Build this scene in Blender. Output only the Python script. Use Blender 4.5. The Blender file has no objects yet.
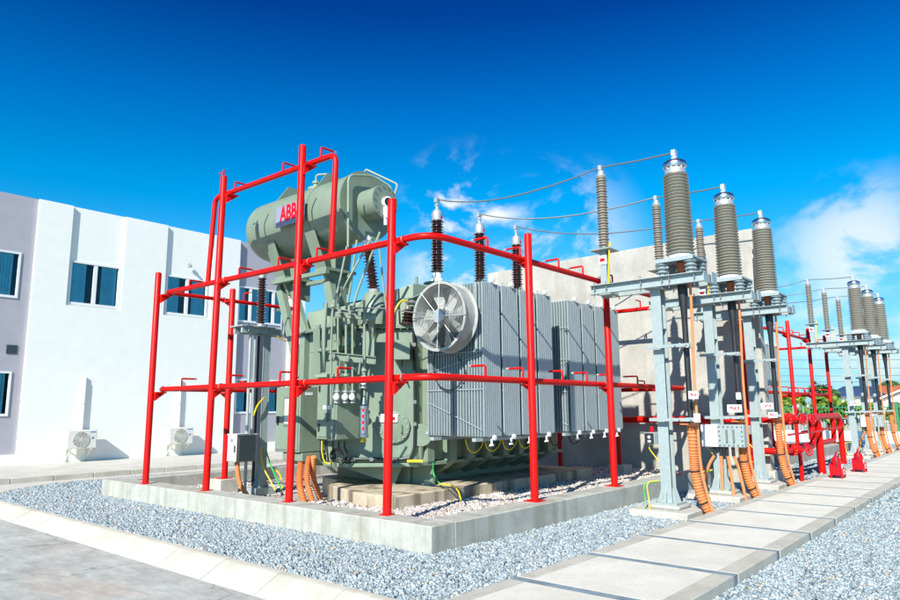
import bpy, bmesh, math, random
import numpy as np
from mathutils import Vector, Matrix

random.seed(7)
rng = np.random.default_rng(11)
scene = bpy.context.scene
COL = scene.collection
PI = math.pi
R = math.radians

# ------------------------------------------------------------------ camera model (solved from the photograph)
F_PX, YAW, PITCH, ROLL, EYE = 673.2, R(40.663), R(9.196), R(-0.437), 1.65
_f = Vector((math.cos(PITCH)*math.cos(YAW), math.cos(PITCH)*math.sin(YAW), math.sin(PITCH)))
_r = Vector((math.sin(YAW), -math.cos(YAW), 0)); _u = _r.cross(_f)
CR = _r*math.cos(ROLL) + _u*math.sin(ROLL)
CU = _u*math.cos(ROLL) - _r*math.sin(ROLL)
CF = _f
CAM = Vector((0, 0, EYE))

def at(px, py, X=None, Y=None, Z=None, D=None):
    """a measured point of the photograph on a known plane of the site"""
    d = (CR*(px-450) + CU*(300-py))/F_PX + CF
    t = D if D else (X/d.x if X is not None else (Y/d.y if Y is not None else (Z-EYE)/d.z))
    return CAM + d*t

# ------------------------------------------------------------------ materials
def new_mat(name):
    m = bpy.data.materials.new(name); m.use_nodes = True
    nt = m.node_tree
    return m, nt, nt.nodes, nt.links, nt.nodes['Principled BSDF']

def mat(name, col, rough=0.5, metal=0.0, var=0.12, scale=6.0, bump=0.0, bscale=60.0, streak=None, spec=0.5, coat=0.0, stretch=None):
    """paint, metal, concrete ...: base colour with soft mottling, optional run-off streaks and bump"""
    m, nt, N, L, b = new_mat(name)
    b.inputs['Roughness'].default_value = rough
    b.inputs['Metallic'].default_value = metal
    b.inputs['Specular IOR Level'].default_value = spec
    b.inputs['Coat Weight'].default_value = coat
    b.inputs['Coat Roughness'].default_value = 0.08
    tc = N.new('ShaderNodeTexCoord')
    mp = N.new('ShaderNodeMapping')
    if stretch: mp.inputs['Scale'].default_value = stretch
    L.new(tc.outputs['Object'], mp.inputs['Vector'])
    n = N.new('ShaderNodeTexNoise'); n.inputs['Scale'].default_value = scale; n.inputs['Detail'].default_value = 6; n.inputs['Roughness'].default_value = 0.65
    L.new(mp.outputs['Vector'], n.inputs['Vector'])
    cr = N.new('ShaderNodeValToRGB')
    lo = [max(0, c*(1-var)) for c in col]; hi = [min(1, c*(1+var)) for c in col]
    cr.color_ramp.elements[0].position = 0.3; cr.color_ramp.elements[0].color = (*lo, 1)
    cr.color_ramp.elements[1].position = 0.7; cr.color_ramp.elements[1].color = (*hi, 1)
    L.new(n.outputs['Fac'], cr.inputs['Fac'])
    out = cr.outputs['Color']
    if rough > 0.8 and bump > 0.1:
        nf = N.new('ShaderNodeTexNoise'); nf.inputs['Scale'].default_value = 34; nf.inputs['Detail'].default_value = 8; nf.inputs['Roughness'].default_value = 0.8
        L.new(tc.outputs['Object'], nf.inputs['Vector'])
        mf = N.new('ShaderNodeMapRange'); mf.inputs['From Min'].default_value = 0.32; mf.inputs['From Max'].default_value = 0.68; mf.inputs['To Min'].default_value = 0.86; mf.inputs['To Max'].default_value = 1.13
        L.new(nf.outputs['Fac'], mf.inputs['Value'])
        sc_ = N.new('ShaderNodeVectorMath'); sc_.operation = 'SCALE'; L.new(out, sc_.inputs[0]); L.new(mf.outputs['Result'], sc_.inputs['Scale']); out = sc_.outputs[0]
    if streak:
        scol, amount, sx = streak
        mp2 = N.new('ShaderNodeMapping'); mp2.inputs['Scale'].default_value = (sx, sx, sx*0.07)
        L.new(tc.outputs['Object'], mp2.inputs['Vector'])
        n2 = N.new('ShaderNodeTexNoise'); n2.inputs['Scale'].default_value = 1.0; n2.inputs['Detail'].default_value = 5; n2.inputs['Roughness'].default_value = 0.6
        L.new(mp2.outputs['Vector'], n2.inputs['Vector'])
        r2 = N.new('ShaderNodeValToRGB'); r2.color_ramp.elements[0].position = 0.48; r2.color_ramp.elements[1].position = 0.66
        r2.color_ramp.elements[0].color = (0, 0, 0, 1); r2.color_ramp.elements[1].color = (amount, amount, amount, 1)
        L.new(n2.outputs['Fac'], r2.inputs['Fac'])
        mx = N.new('ShaderNodeMix'); mx.data_type = 'RGBA'
        L.new(r2.outputs['Color'], mx.inputs['Factor']); L.new(out, mx.inputs['A']); mx.inputs['B'].default_value = (*scol, 1)
        out = mx.outputs['Result']
    L.new(out, b.inputs['Base Color'])
    # roughness breakup
    if rough < 0.7:
        mr = N.new('ShaderNodeMapRange'); mr.inputs['To Min'].default_value = max(0.02, rough-0.08); mr.inputs['To Max'].default_value = rough+0.12
        L.new(n.outputs['Fac'], mr.inputs['Value']); L.new(mr.outputs['Result'], b.inputs['Roughness'])
    if bump > 0:
        n3 = N.new('ShaderNodeTexNoise'); n3.inputs['Scale'].default_value = bscale; n3.inputs['Detail'].default_value = 4
        L.new(tc.outputs['Object'], n3.inputs['Vector'])
        bp = N.new('ShaderNodeBump'); bp.inputs['Strength'].default_value = bump; bp.inputs['Distance'].default_value = 0.01
        L.new(n3.outputs['Fac'], bp.inputs['Height']); L.new(bp.outputs['Normal'], b.inputs['Normal'])
    return m

M = {}
M['red'] = mat('red_gloss_paint', (0.60, 0.005, 0.003), 0.40, 0, 0.12, 5, 0.05, 90, streak=((0.40, 0.008, 0.005), 0.4, 14), spec=0.22)
M['red_dark'] = mat('red_extinguisher_paint', (0.56, 0.004, 0.012), 0.32, 0, 0.05, spec=0.3)
M['green'] = mat('sage_green_paint', (0.198, 0.252, 0.190), 0.40, 0, 0.08, 3, 0.03, 120, streak=((0.15, 0.20, 0.135), 0.45, 6), spec=0.35)
M['green_light'] = mat('sage_green_cover_paint', (0.255, 0.318, 0.235), 0.45, 0, 0.08, 3, spec=0.35)
M['galv'] = mat('galvanised_steel', (0.335, 0.395, 0.395), 0.45, 0.15, 0.09, 16, 0.03, 150)
M['radiator'] = mat('galvanised_radiator_steel', (0.315, 0.375, 0.385), 0.45, 0.12, 0.12, 22, 0.03, 150, streak=((0.42, 0.48, 0.50), 0.5, 18))
M['alu'] = mat('cast_aluminium', (0.55, 0.56, 0.55), 0.38, 0.55, 0.12, 30)
M['chrome'] = mat('polished_steel', (0.50, 0.54, 0.57), 0.28, 1.0, 0.05, 10)
M['white_enamel'] = mat('white_enamel', (0.78, 0.78, 0.76), 0.35, 0, 0.04, 12)
M['fanpaint'] = mat('pale_grey_fan_paint', (0.37, 0.38, 0.355), 0.45, 0.1, 0.15, 9, streak=((0.24, 0.22, 0.18), 0.5, 5))
M['porcelain'] = mat('brown_porcelain', (0.050, 0.017, 0.013), 0.16, 0, 0.2, 12, coat=0.5)
M['polymer'] = mat('grey_polymer_insulator', (0.37, 0.345, 0.285), 0.45, 0, 0.10, 20)
M['polymer_dark'] = mat('grey_brown_insulator', (0.27, 0.235, 0.19), 0.42, 0, 0.12, 20)
M['postins'] = mat('blue_grey_insulator', (0.27, 0.33, 0.35), 0.35, 0, 0.08, 20)
M['black'] = mat('black_rubber', (0.018, 0.019, 0.022), 0.42, 0, 0.2, 20)
M['black_band'] = mat('black_plastic', (0.02, 0.02, 0.02), 0.5)
M['orange'] = mat('orange_conduit', (0.68, 0.225, 0.075), 0.45, 0, 0.12, 8)
M['yellow'] = mat('yellow_sheath', (0.80, 0.56, 0.01), 0.45)
M['earthgreen'] = mat('green_sheath', (0.02, 0.42, 0.08), 0.45)
M['wire'] = mat('aluminium_strand', (0.20, 0.205, 0.20), 0.45, 0.6, 0.1, 40)
M['bund'] = mat('weathered_concrete', (0.42, 0.42, 0.375), 0.85, 0, 0.18, 4, 0.25, 45, streak=((0.27, 0.25, 0.19), 0.75, 3.5))
M['plinth'] = mat('tan_stained_concrete', (0.50, 0.42, 0.305), 0.85, 0, 0.18, 3, 0.2, 40, streak=((0.11, 0.085, 0.055), 0.9, 4.0))
M['firewall'] = mat('board_marked_concrete', (0.41, 0.39, 0.35), 0.88, 0, 0.20, 1.6, 0.3, 30, streak=((0.33, 0.30, 0.26), 0.7, 2.6))
M['block'] = mat('pale_concrete_block', (0.48, 0.46, 0.40), 0.9, 0, 0.15, 8, 0.3, 60)
M['grout'] = mat('grey_grout', (0.42, 0.41, 0.38), 0.9, 0, 0.15, 12, 0.3, 70)
M['walk'] = mat('pale_slab_concrete', (0.655, 0.63, 0.555), 0.88, 0, 0.09, 2.2, 0.15, 80, streak=((0.55, 0.52, 0.44), 0.6, 0.9))
M['walkedge'] = mat('grey_edging_concrete', (0.46, 0.44, 0.375), 0.88, 0, 0.14, 3, 0.2, 70)
M['joint'] = mat('joint_filler', (0.18, 0.235, 0.27), 0.9, 0, 0.3, 7)
M['kerb'] = mat('kerb_concrete', (0.51, 0.485, 0.415), 0.88, 0, 0.13, 3, 0.15, 70, streak=((0.36, 0.345, 0.29), 0.6, 1.4))
M['pave'] = mat('pavement_concrete', (0.52, 0.495, 0.445), 0.9, 0, 0.14, 1.3, 0.15, 60)
M['whitewall'] = mat('white_wall_paint', (0.87, 0.865, 0.79), 0.75, 0, 0.03, 2.5, 0.12, 30)
M['lilac'] = mat('lilac_grey_wall_paint', (0.40, 0.385, 0.425), 0.78, 0, 0.05, 2.5, 0.12, 30)
M['upvc'] = mat('white_window_frame', (0.80, 0.80, 0.80), 0.35, 0, 0.02)
M['curtain'] = mat('teal_vertical_blind', (0.66, 0.88, 0.90), 0.8, 0, 0.12, 3)
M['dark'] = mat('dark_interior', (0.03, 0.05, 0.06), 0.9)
M['acbody'] = mat('cream_metal_casing', (0.70, 0.69, 0.62), 0.45, 0, 0.04)
M['acgrille'] = mat('grey_grille', (0.25, 0.25, 0.23), 0.5)
M['boxgrey'] = mat('steel_grey_box_paint', (0.17, 0.18, 0.17), 0.45, 0.1, 0.1)
M['boxbeige'] = mat('beige_box_door_paint', (0.62, 0.58, 0.50), 0.45, 0, 0.06)
M['plate'] = mat('lilac_grey_sign_sheet', (0.27, 0.28, 0.40), 0.45, 0.1, 0.05)
M['signwhite'] = mat('white_sign_sheet', (0.80, 0.80, 0.79), 0.4, 0, 0.03)
M['letter'] = mat('red_lettering', (0.62, 0.004, 0.012), 0.6, 0, 0.03, spec=0.2)
M['greytext'] = mat('grey_lettering', (0.25, 0.27, 0.36), 0.5)
M['fence'] = mat('green_fence_paint', (0.03, 0.22, 0.10), 0.5, 0, 0.1)
M['rooftile'] = mat('orange_roof_tile', (0.52, 0.15, 0.06), 0.8, 0, 0.2, 2.0, 0.4, 3.0)
M['roofblue'] = mat('dark_blue_roof', (0.035, 0.075, 0.16), 0.6, 0, 0.15, 2)
M['roofteal'] = mat('teal_metal_roof', (0.03, 0.33, 0.33), 0.5, 0, 0.1, 1)
M['housewall'] = mat('cream_house_wall', (0.70, 0.69, 0.65), 0.85, 0, 0.05, 1)
M['bark'] = mat('bark', (0.12, 0.085, 0.06), 0.9, 0, 0.3, 8, 0.4, 20)
M['bluesmall'] = mat('blue_label', (0.03, 0.12, 0.45), 0.5)

def glass_mat():
    m = bpy.data.materials.new('tinted_window_glass'); m.use_nodes = True
    nt = m.node_tree; N = nt.nodes; L = nt.links; N.remove(N['Principled BSDF'])
    t = N.new('ShaderNodeBsdfTransparent'); t.inputs['Color'].default_value = (0.70, 0.95, 1.0, 1)
    g = N.new('ShaderNodeBsdfGlossy'); g.inputs['Roughness'].default_value = 0.03; g.inputs['Color'].default_value = (0.8, 0.9, 0.95, 1)
    fr = N.new('ShaderNodeFresnel'); fr.inputs['IOR'].default_value = 1.4
    mx = N.new('ShaderNodeMixShader'); L.new(fr.outputs['Fac'], mx.inputs['Fac']); L.new(t.outputs[0], mx.inputs[1]); L.new(g.outputs[0], mx.inputs[2])
    L.new(mx.outputs[0], N['Material Output'].inputs['Surface'])
    return m
M['glass'] = glass_mat()

def stone_mat(name, ramp):
    m, nt, N, L, b = new_mat(name)
    g = N.new('ShaderNodeNewGeometry'); cr = N.new('ShaderNodeValToRGB'); cr.color_ramp.interpolation = 'CONSTANT'
    el = cr.color_ramp.elements
    el[0].position = 0; el[0].color = (*ramp[0][1], 1); el[1].position = ramp[1][0]; el[1].color = (*ramp[1][1], 1)
    for p, c in ramp[2:]:
        e = el.new(p); e.color = (*c, 1)
    L.new(g.outputs['Random Per Island'], cr.inputs['Fac'])
    L.new(cr.outputs['Color'], b.inputs['Base Color']); b.inputs['Roughness'].default_value = 0.75
    return m
GREY_RAMP = [(0, (0.16, 0.205, 0.235)), (0.12, (0.24, 0.295, 0.325)), (0.32, (0.30, 0.365, 0.395)), (0.56, (0.37, 0.43, 0.455)), (0.80, (0.44, 0.495, 0.51)), (0.94, (0.58, 0.61, 0.60)), (0.965, (0.60, 0.50, 0.40)), (0.985, (0.58, 0.36, 0.16))]
PINK_RAMP = [(0, (0.20, 0.19, 0.20)), (0.12, (0.36, 0.33, 0.33)), (0.30, (0.52, 0.45, 0.40)), (0.50, (0.62, 0.53, 0.46)), (0.68, (0.70, 0.64, 0.58)), (0.85, (0.76, 0.74, 0.72)), (0.96, (0.60, 0.38, 0.24))]
M['stone'] = stone_mat('blue_grey_crushed_stone', GREY_RAMP)
M['stone_pink'] = stone_mat('pinkish_crushed_stone', PINK_RAMP)

def bed_mat(name, a, b_, c):
    """gravel seen from afar: cells of stone colours with bump"""
    m, nt, N, L, b = new_mat(name)
    tc = N.new('ShaderNodeTexCoord')
    v = N.new('ShaderNodeTexVoronoi'); v.inputs['Scale'].default_value = 26
    L.new(tc.outputs['Object'], v.inputs['Vector'])
    cr = N.new('ShaderNodeValToRGB'); e = cr.color_ramp.elements
    e[0].position = 0.1; e[0].color = (*a, 1); e[1].position = 0.9; e[1].color = (*c, 1); k = e.new(0.5); k.color = (*b_, 1)
    L.new(v.outputs['Color'], cr.inputs['Fac']); L.new(cr.outputs['Color'], b.inputs['Base Color'])
    bp = N.new('ShaderNodeBump'); bp.inputs['Strength'].default_value = 0.9; bp.inputs['Distance'].default_value = 0.02; bp.invert = True
    L.new(v.outputs['Distance'], bp.inputs['Height']); L.new(bp.outputs['Normal'], b.inputs['Normal'])
    b.inputs['Roughness'].default_value = 0.9
    return m
M['bed'] = bed_mat('gravel_bed', (0.16, 0.19, 0.22), (0.34, 0.38, 0.42), (0.58, 0.61, 0.63))
M['bed_pink'] = bed_mat('inner_gravel_bed', (0.20, 0.17, 0.16), (0.42, 0.36, 0.33), (0.62, 0.56, 0.52))

def road_mat():
    m, nt, N, L, b = new_mat('stained_road_concrete')
    tc = N.new('ShaderNodeTexCoord')
    n = N.new('ShaderNodeTexNoise'); n.inputs['Scale'].default_value = 1.1; n.inputs['Detail'].default_value = 9; n.inputs['Roughness'].default_value = 0.68
    L.new(tc.outputs['Object'], n.inputs['Vector'])
    cr = N.new('ShaderNodeValToRGB'); e = cr.color_ramp.elements
    e[0].position = 0.32; e[0].color = (0.33, 0.335, 0.31, 1); e[1].position = 0.70; e[1].color = (0.50, 0.505, 0.47, 1)
    k = e.new(0.48); k.color = (0.42, 0.425, 0.395, 1)
    L.new(n.outputs['Fac'], cr.inputs['Fac'])
    # a dry earth stain and pale patches
    mp = N.new('ShaderNodeMapping'); mp.inputs['Scale'].default_value = (1.0, 0.45, 1); mp.inputs['Rotation'].default_value = (0, 0, 0.3)
    L.new(tc.outputs['Object'], mp.inputs['Vector'])
    n2 = N.new('ShaderNodeTexNoise'); n2.inputs['Scale'].default_value = 0.75; n2.inputs['Detail'].default_value = 6
    L.new(mp.outputs['Vector'], n2.inputs['Vector'])
    r2 = N.new('ShaderNodeValToRGB'); r2.color_ramp.elements[0].position = 0.55; r2.color_ramp.elements[1].position = 0.63
    r2.color_ramp.elements[1].color = (0.5, 0.5, 0.5, 1)
    L.new(n2.outputs['Fac'], r2.inputs['Fac'])
    mx = N.new('ShaderNodeMix'); mx.data_type = 'RGBA'
    L.new(r2.outputs['Color'], mx.inputs['Factor']); L.new(cr.outputs['Color'], mx.inputs['A']); mx.inputs['B'].default_value = (0.46, 0.38, 0.31, 1)
    n5 = N.new('ShaderNodeTexNoise'); n5.inputs['Scale'].default_value = 7.5; n5.inputs['Detail'].default_value = 10; n5.inputs['Roughness'].default_value = 0.75; n5.inputs['Distortion'].default_value = 0.6
    mp5 = N.new('ShaderNodeMapping'); mp5.inputs['Scale'].default_value = (1.0, 0.35, 1); mp5.inputs['Rotation'].default_value = (0, 0, -0.5)
    L.new(tc.outputs['Object'], mp5.inputs['Vector']); L.new(mp5.outputs['Vector'], n5.inputs['Vector'])
    r5 = N.new('ShaderNodeMapRange'); r5.inputs['From Min'].default_value = 0.30; r5.inputs['From Max'].default_value = 0.72; r5.inputs['To Min'].default_value = 0.72; r5.inputs['To Max'].default_value = 1.24
    L.new(n5.outputs['Fac'], r5.inputs['Value'])
    vo = N.new('ShaderNodeTexVoronoi'); vo.feature = 'DISTANCE_TO_EDGE'; vo.inputs['Scale'].default_value = 0.42
    wv = N.new('ShaderNodeVectorMath'); wv.operation = 'ADD'; ns_ = N.new('ShaderNodeTexNoise'); ns_.inputs['Scale'].default_value = 1.7; ns_.inputs['Detail'].default_value = 5
    L.new(tc.outputs['Object'], ns_.inputs['Vector']); L.new(tc.outputs['Object'], wv.inputs[0]); L.new(ns_.outputs['Color'], wv.inputs[1]); L.new(wv.outputs[0], vo.inputs['Vector'])
    rc = N.new('ShaderNodeMapRange'); rc.inputs['From Min'].default_value = 0.0; rc.inputs['From Max'].default_value = 0.010; rc.inputs['To Min'].default_value = 0.62; rc.inputs['To Max'].default_value = 1.0
    L.new(vo.outputs['Distance'], rc.inputs['Value'])
    mm = N.new('ShaderNodeMath'); mm.operation = 'MULTIPLY'; L.new(r5.outputs['Result'], mm.inputs[0]); L.new(rc.outputs['Result'], mm.inputs[1])
    vs_ = N.new('ShaderNodeVectorMath'); vs_.operation = 'SCALE'; L.new(mx.outputs['Result'], vs_.inputs[0]); L.new(mm.outputs[0], vs_.inputs['Scale'])
    L.new(vs_.outputs[0], b.inputs['Base Color'])
    b.inputs['Roughness'].default_value = 0.88
    n3 = N.new('ShaderNodeTexNoise'); n3.inputs['Scale'].default_value = 40; n3.inputs['Detail'].default_value = 5
    L.new(tc.outputs['Object'], n3.inputs['Vector'])
    bp = N.new('ShaderNodeBump'); bp.inputs['Strength'].default_value = 0.25; bp.inputs['Distance'].default_value = 0.01
    L.new(n3.outputs['Fac'], bp.inputs['Height']); L.new(bp.outputs['Normal'], b.inputs['Normal'])
    return m
M['road'] = road_mat()

def leaf_mat(name, a, b_):
    m, nt, N, L, b = new_mat(name)
    g = N.new('ShaderNodeNewGeometry'); cr = N.new('ShaderNodeValToRGB')
    cr.color_ramp.elements[0].color = (*a, 1); cr.color_ramp.elements[1].color = (*b_, 1)
    L.new(g.outputs['Random Per Island'], cr.inputs['Fac']); L.new(cr.outputs['Color'], b.inputs['Base Color'])
    b.inputs['Roughness'].default_value = 0.6
    return m
M['leaf'] = leaf_mat('shrub_leaves', (0.07, 0.15, 0.015), (0.22, 0.32, 0.035))
M['leaf2'] = leaf_mat('dark_tree_leaves', (0.02, 0.06, 0.012), (0.06, 0.13, 0.025))
M['palm'] = leaf_mat('palm_fronds', (0.025, 0.06, 0.015), (0.06, 0.11, 0.03))

# ------------------------------------------------------------------ mesh builder
ORG = {}
class MB:
    def __init__(s): s.v = []; s.f = []
    def add(s, vs, fs):
        o = len(s.v); s.v += [tuple(p) for p in vs]; s.f += [tuple(i+o for i in f) for f in fs]; return s
    def box(s, x0, x1, y0, y1, z0, z1):
        return s.add([(x0,y0,z0),(x1,y0,z0),(x1,y1,z0),(x0,y1,z0),(x0,y0,z1),(x1,y0,z1),(x1,y1,z1),(x0,y1,z1)],
                     [(3,2,1,0),(4,5,6,7),(0,1,5,4),(1,2,6,5),(2,3,7,6),(3,0,4,7)])
    def obox(s, c, a, b, d):
        c, a, b, d = Vector(c), Vector(a), Vector(b), Vector(d)
        P = [c+a*i+b*j+d*k for k in (-1,1) for i, j in ((-1,-1),(1,-1),(1,1),(-1,1))]
        return s.add(P, [(3,2,1,0),(4,5,6,7),(0,1,5,4),(1,2,6,5),(2,3,7,6),(3,0,4,7)])
    def bar(s, p0, p1, w, h, up=(0,0,1)):
        p0, p1 = Vector(p0), Vector(p1); d = (p1-p0); t = d.normalized(); u = Vector(up)
        sd = t.cross(u)
        if sd.length < 1e-4: sd = t.cross(Vector((1,0,0)))
        sd.normalize(); u = sd.cross(t).normalized()
        return s.obox((p0+p1)/2, d/2, sd*w/2, u*h/2)
    def prism(s, poly, vec):
        n = len(poly); vec = Vector(vec)
        P = [Vector(p) for p in poly]
        return s.add(P+[p+vec for p in P], [tuple(range(n-1,-1,-1)), tuple(range(n,2*n))]+[(i,(i+1)%n,n+(i+1)%n,n+i) for i in range(n)])
    def zprism(s, xy, z0, z1):
        return s.prism([(x,y,z0) for x,y in xy], (0,0,z1-z0))
    def lathe(s, prof, o, axis=(0,0,1), n=24):
        ax = Vector(axis).normalized(); o = Vector(o)
        a = ax.cross(Vector((0,0,1)));
        if a.length < 1e-3: a = Vector((1,0,0))
        a.normalize(); b = ax.cross(a)
        vs, fs = [], []
        for r, h in prof:
            for k in range(n):
                t = 2*PI*k/n; vs.append(o+ax*h+(a*math.cos(t)+b*math.sin(t))*r)
        m = len(prof)
        for i in range(m-1):
            for k in range(n):
                fs.append((i*n+k, i*n+(k+1)%n, (i+1)*n+(k+1)%n, (i+1)*n+k))
        if prof[0][0] > 1e-5: fs.append(tuple(range(n-1,-1,-1)))
        if prof[-1][0] > 1e-5: fs.append(tuple((m-1)*n+k for k in range(n)))
        return s.add(vs, fs)
    def cyl(s, p0, p1, r, r1=None, n=14):
        p0, p1 = Vector(p0), Vector(p1); L = (p1-p0).length
        return s.lathe([(r,0),(r if r1 is None else r1, L)], p0, p1-p0, n)
    def tube(s, pts, r, n=8, rf=None):
        P = [Vector(p) for p in pts]; vs, fs = [], []
        T = [(P[min(i+1,len(P)-1)]-P[max(i-1,0)]).normalized() for i in range(len(P))]
        a = T[0].cross(Vector((0,0,1)))
        if a.length < 1e-3: a = T[0].cross(Vector((1,0,0)))
        a.normalize()
        for i, p in enumerate(P):
            a = (a - T[i]*a.dot(T[i])).normalized(); b = T[i].cross(a)
            rr = r if rf is None else rf(i)
            for k in range(n):
                t = 2*PI*k/n; vs.append(p+(a*math.cos(t)+b*math.sin(t))*rr)
        for i in range(len(P)-1):
            for k in range(n): fs.append((i*n+k, i*n+(k+1)%n, (i+1)*n+(k+1)%n, (i+1)*n+k))
        fs += [tuple(range(n-1,-1,-1)), tuple((len(P)-1)*n+k for k in range(n))]
        return s.add(vs, fs)
    def torus(s, c, axis, Rr, r, n=28, m=8):
        ax = Vector(axis).normalized(); c = Vector(c); a = ax.cross(Vector((0,0,1)))
        if a.length < 1e-3: a = Vector((1,0,0))
        a.normalize(); b = ax.cross(a); vs, fs = [], []
        for i in range(n):
            t = 2*PI*i/n; d = a*math.cos(t)+b*math.sin(t)
            for j in range(m):
                q = 2*PI*j/m; vs.append(c+d*(Rr+r*math.cos(q))+ax*r*math.sin(q))
        for i in range(n):
            for j in range(m): fs.append((i*m+j, ((i+1)%n)*m+j, ((i+1)%n)*m+(j+1)%m, i*m+(j+1)%m))
        return s.add(vs, fs)
    def build(s, name, m, parent=None, bevel=0, kind=None, smooth=True, recalc=True, org=None):
        if org is None:
            if parent is not None: org = ORG[parent.name]
            else:
                a = np.array(s.v); org = Vector(((a[:,0].min()+a[:,0].max())/2, (a[:,1].min()+a[:,1].max())/2, a[:,2].min()))
        me = bpy.data.meshes.new(name)
        me.from_pydata([(x-org[0], y-org[1], z-org[2]) for x, y, z in s.v], [], s.f)
        if recalc:
            bm = bmesh.new(); bm.from_mesh(me); bmesh.ops.recalc_face_normals(bm, faces=bm.faces); bm.to_mesh(me); bm.free()
        me.materials.append(m)
        if smooth:
            me.polygons.foreach_set('use_smooth', [True]*len(me.polygons)); me.set_sharp_from_angle(angle=R(38))
        o = bpy.data.objects.new(name, me); COL.objects.link(o)
        if parent is not None: o.parent = parent
        else: o.location = org
        ORG[o.name] = Vector(org)
        if bevel:
            b = o.modifiers.new('bevel', 'BEVEL'); b.width = bevel; b.segments = 2; b.limit_method = 'ANGLE'; b.angle_limit = R(40)
        if kind: o['kind'] = kind
        return o

def fillet(pts, r, n=6):
    """round the corners of a polyline"""
    P = [Vector(p) for p in pts]; out = [P[0]]
    for i in range(1, len(P)-1):
        a = (P[i-1]-P[i]); b = (P[i+1]-P[i]); ra = min(r, a.length*0.49, b.length*0.49)
        p0 = P[i]+a.normalized()*ra; p2 = P[i]+b.normalized()*ra
        for k in range(n+1):
            t = k/n; out.append(p0*(1-t)**2+P[i]*2*t*(1-t)+p2*t*t)
    out.append(P[-1]); return out

def curve(pts, n=10):
    """Catmull-Rom through points"""
    P = [Vector(p) for p in pts]; P = [P[0]*2-P[1]]+P+[P[-1]*2-P[-2]]; out = []
    for i in range(1, len(P)-2):
        for k in range(n):
            t = k/n
            out.append(0.5*((2*P[i])+(P[i+1]-P[i-1])*t+(2*P[i-1]-5*P[i]+4*P[i+1]-P[i+2])*t*t+(3*P[i]-P[i-1]-3*P[i+1]+P[i+2])*t**3))
    out.append(P[-2]); return out

def tag(o, label, cat, group=None):
    o['label'] = label; o['category'] = cat
    if group: o['group'] = group
    return o
def thing(name, label, cat, loc, group=None):
    o = bpy.data.objects.new(name, None); COL.objects.link(o); o.location = loc; o.empty_display_size = 0.2
    ORG[o.name] = Vector(loc); return tag(o, label, cat, group)
def copy_tree(o, parent=None):
    c = o.copy(); COL.objects.link(c)
    if parent is not None: c.parent = parent
    for ch in list(o.children): copy_tree(ch, c)
    return c
def dup(o, off, label=None, group=None):
    c = copy_tree(o); c.location = Vector(o.location)+Vector(off)
    if label: c['label'] = label
    if group: c['group'] = group
    return c

def text(name, s, size, loc, right, up, m, parent, ext=0.002, bold=0.0, width=None):
    cu = bpy.data.curves.new('tmp', 'FONT'); cu.body = s; cu.size = size; cu.extrude = ext; cu.offset = bold; cu.align_x = 'CENTER'; cu.align_y = 'CENTER'
    cu.resolution_u = 3
    t = bpy.data.objects.new('tmp', cu); COL.objects.link(t)
    dg = bpy.context.evaluated_depsgraph_get(); dg.update()
    me = bpy.data.meshes.new_from_object(t.evaluated_get(dg)); bpy.data.objects.remove(t)
    right = Vector(right).normalized(); up = Vector(up).normalized(); nrm = right.cross(up); loc = Vector(loc)
    xs = [v.co.x for v in me.vertices]; sc = (width/(max(xs)-min(xs))) if width else 1.0
    mb = MB(); mb.add([loc+right*v.co.x*sc+up*v.co.y+nrm*v.co.z for v in me.vertices], [tuple(p.vertices) for p in me.polygons])
    bpy.data.meshes.remove(me); bpy.data.curves.remove(cu)
    return mb.build(name, m, parent, smooth=False, recalc=False)

def sheds(z0, z1, n, rc, rs, rs2=None):
    """profile of a shedded insulator"""
    p = [(rc, z0)]; h = (z1-z0)/n
    for i in range(n):
        z = z0+h*i; r = rs if (rs2 is None or i % 2 == 0) else rs2
        p += [(rc, z+h*0.18), (r*0.97, z+h*0.40), (r, z+h*0.50), (r*0.96, z+h*0.58), (rc+(r-rc)*0.35, z+h*0.80), (rc, z+h*0.96)]
    p.append((rc, z1)); return p

# ------------------------------------------------------------------ SETTING
g = MB(); g.add([(-300,-300,-0.17),(500,-300,-0.17),(500,500,-0.17),(-300,500,-0.17)], [(0,1,2,3)])
g.build('ground', M['pave'], kind='structure', org=(0,0,0))
ROAD_Z = -0.135
g = MB(); g.add([(-30,-40,ROAD_Z),(4.25,-40,ROAD_Z),(4.25,60,ROAD_Z),(-30,60,ROAD_Z)], [(0,1,2,3)])
g.build('road', M['road'], kind='structure', org=(0,0,0))

# gravel yard: its edge runs along the road kerb, rounds the corner and follows the rear service strip
PAD_X, PAD_Y, RC = 4.40, 17.55, 2.6
def pad_edge(off, x_end):
    pts = [(PAD_X-off, -6.0)]
    cx, cy, r = PAD_X+RC, PAD_Y-RC, RC+off
    pts += [(cx-r*math.cos(t), cy+r*math.sin(t)) for t in np.linspace(0, PI/2, 14)]
    pts.append((x_end, PAD_Y+off)); return pts
ring = pad_edge(0, 40.0)
g = MB(); g.add([(x,y,-0.012) for x,y in ring]+[(40.0,-6.0,-0.012)], [tuple(range(len(ring)+1))[::-1]])
g.build('gravel_bed', M['bed'], kind='structure', org=(0,0,0))
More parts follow.
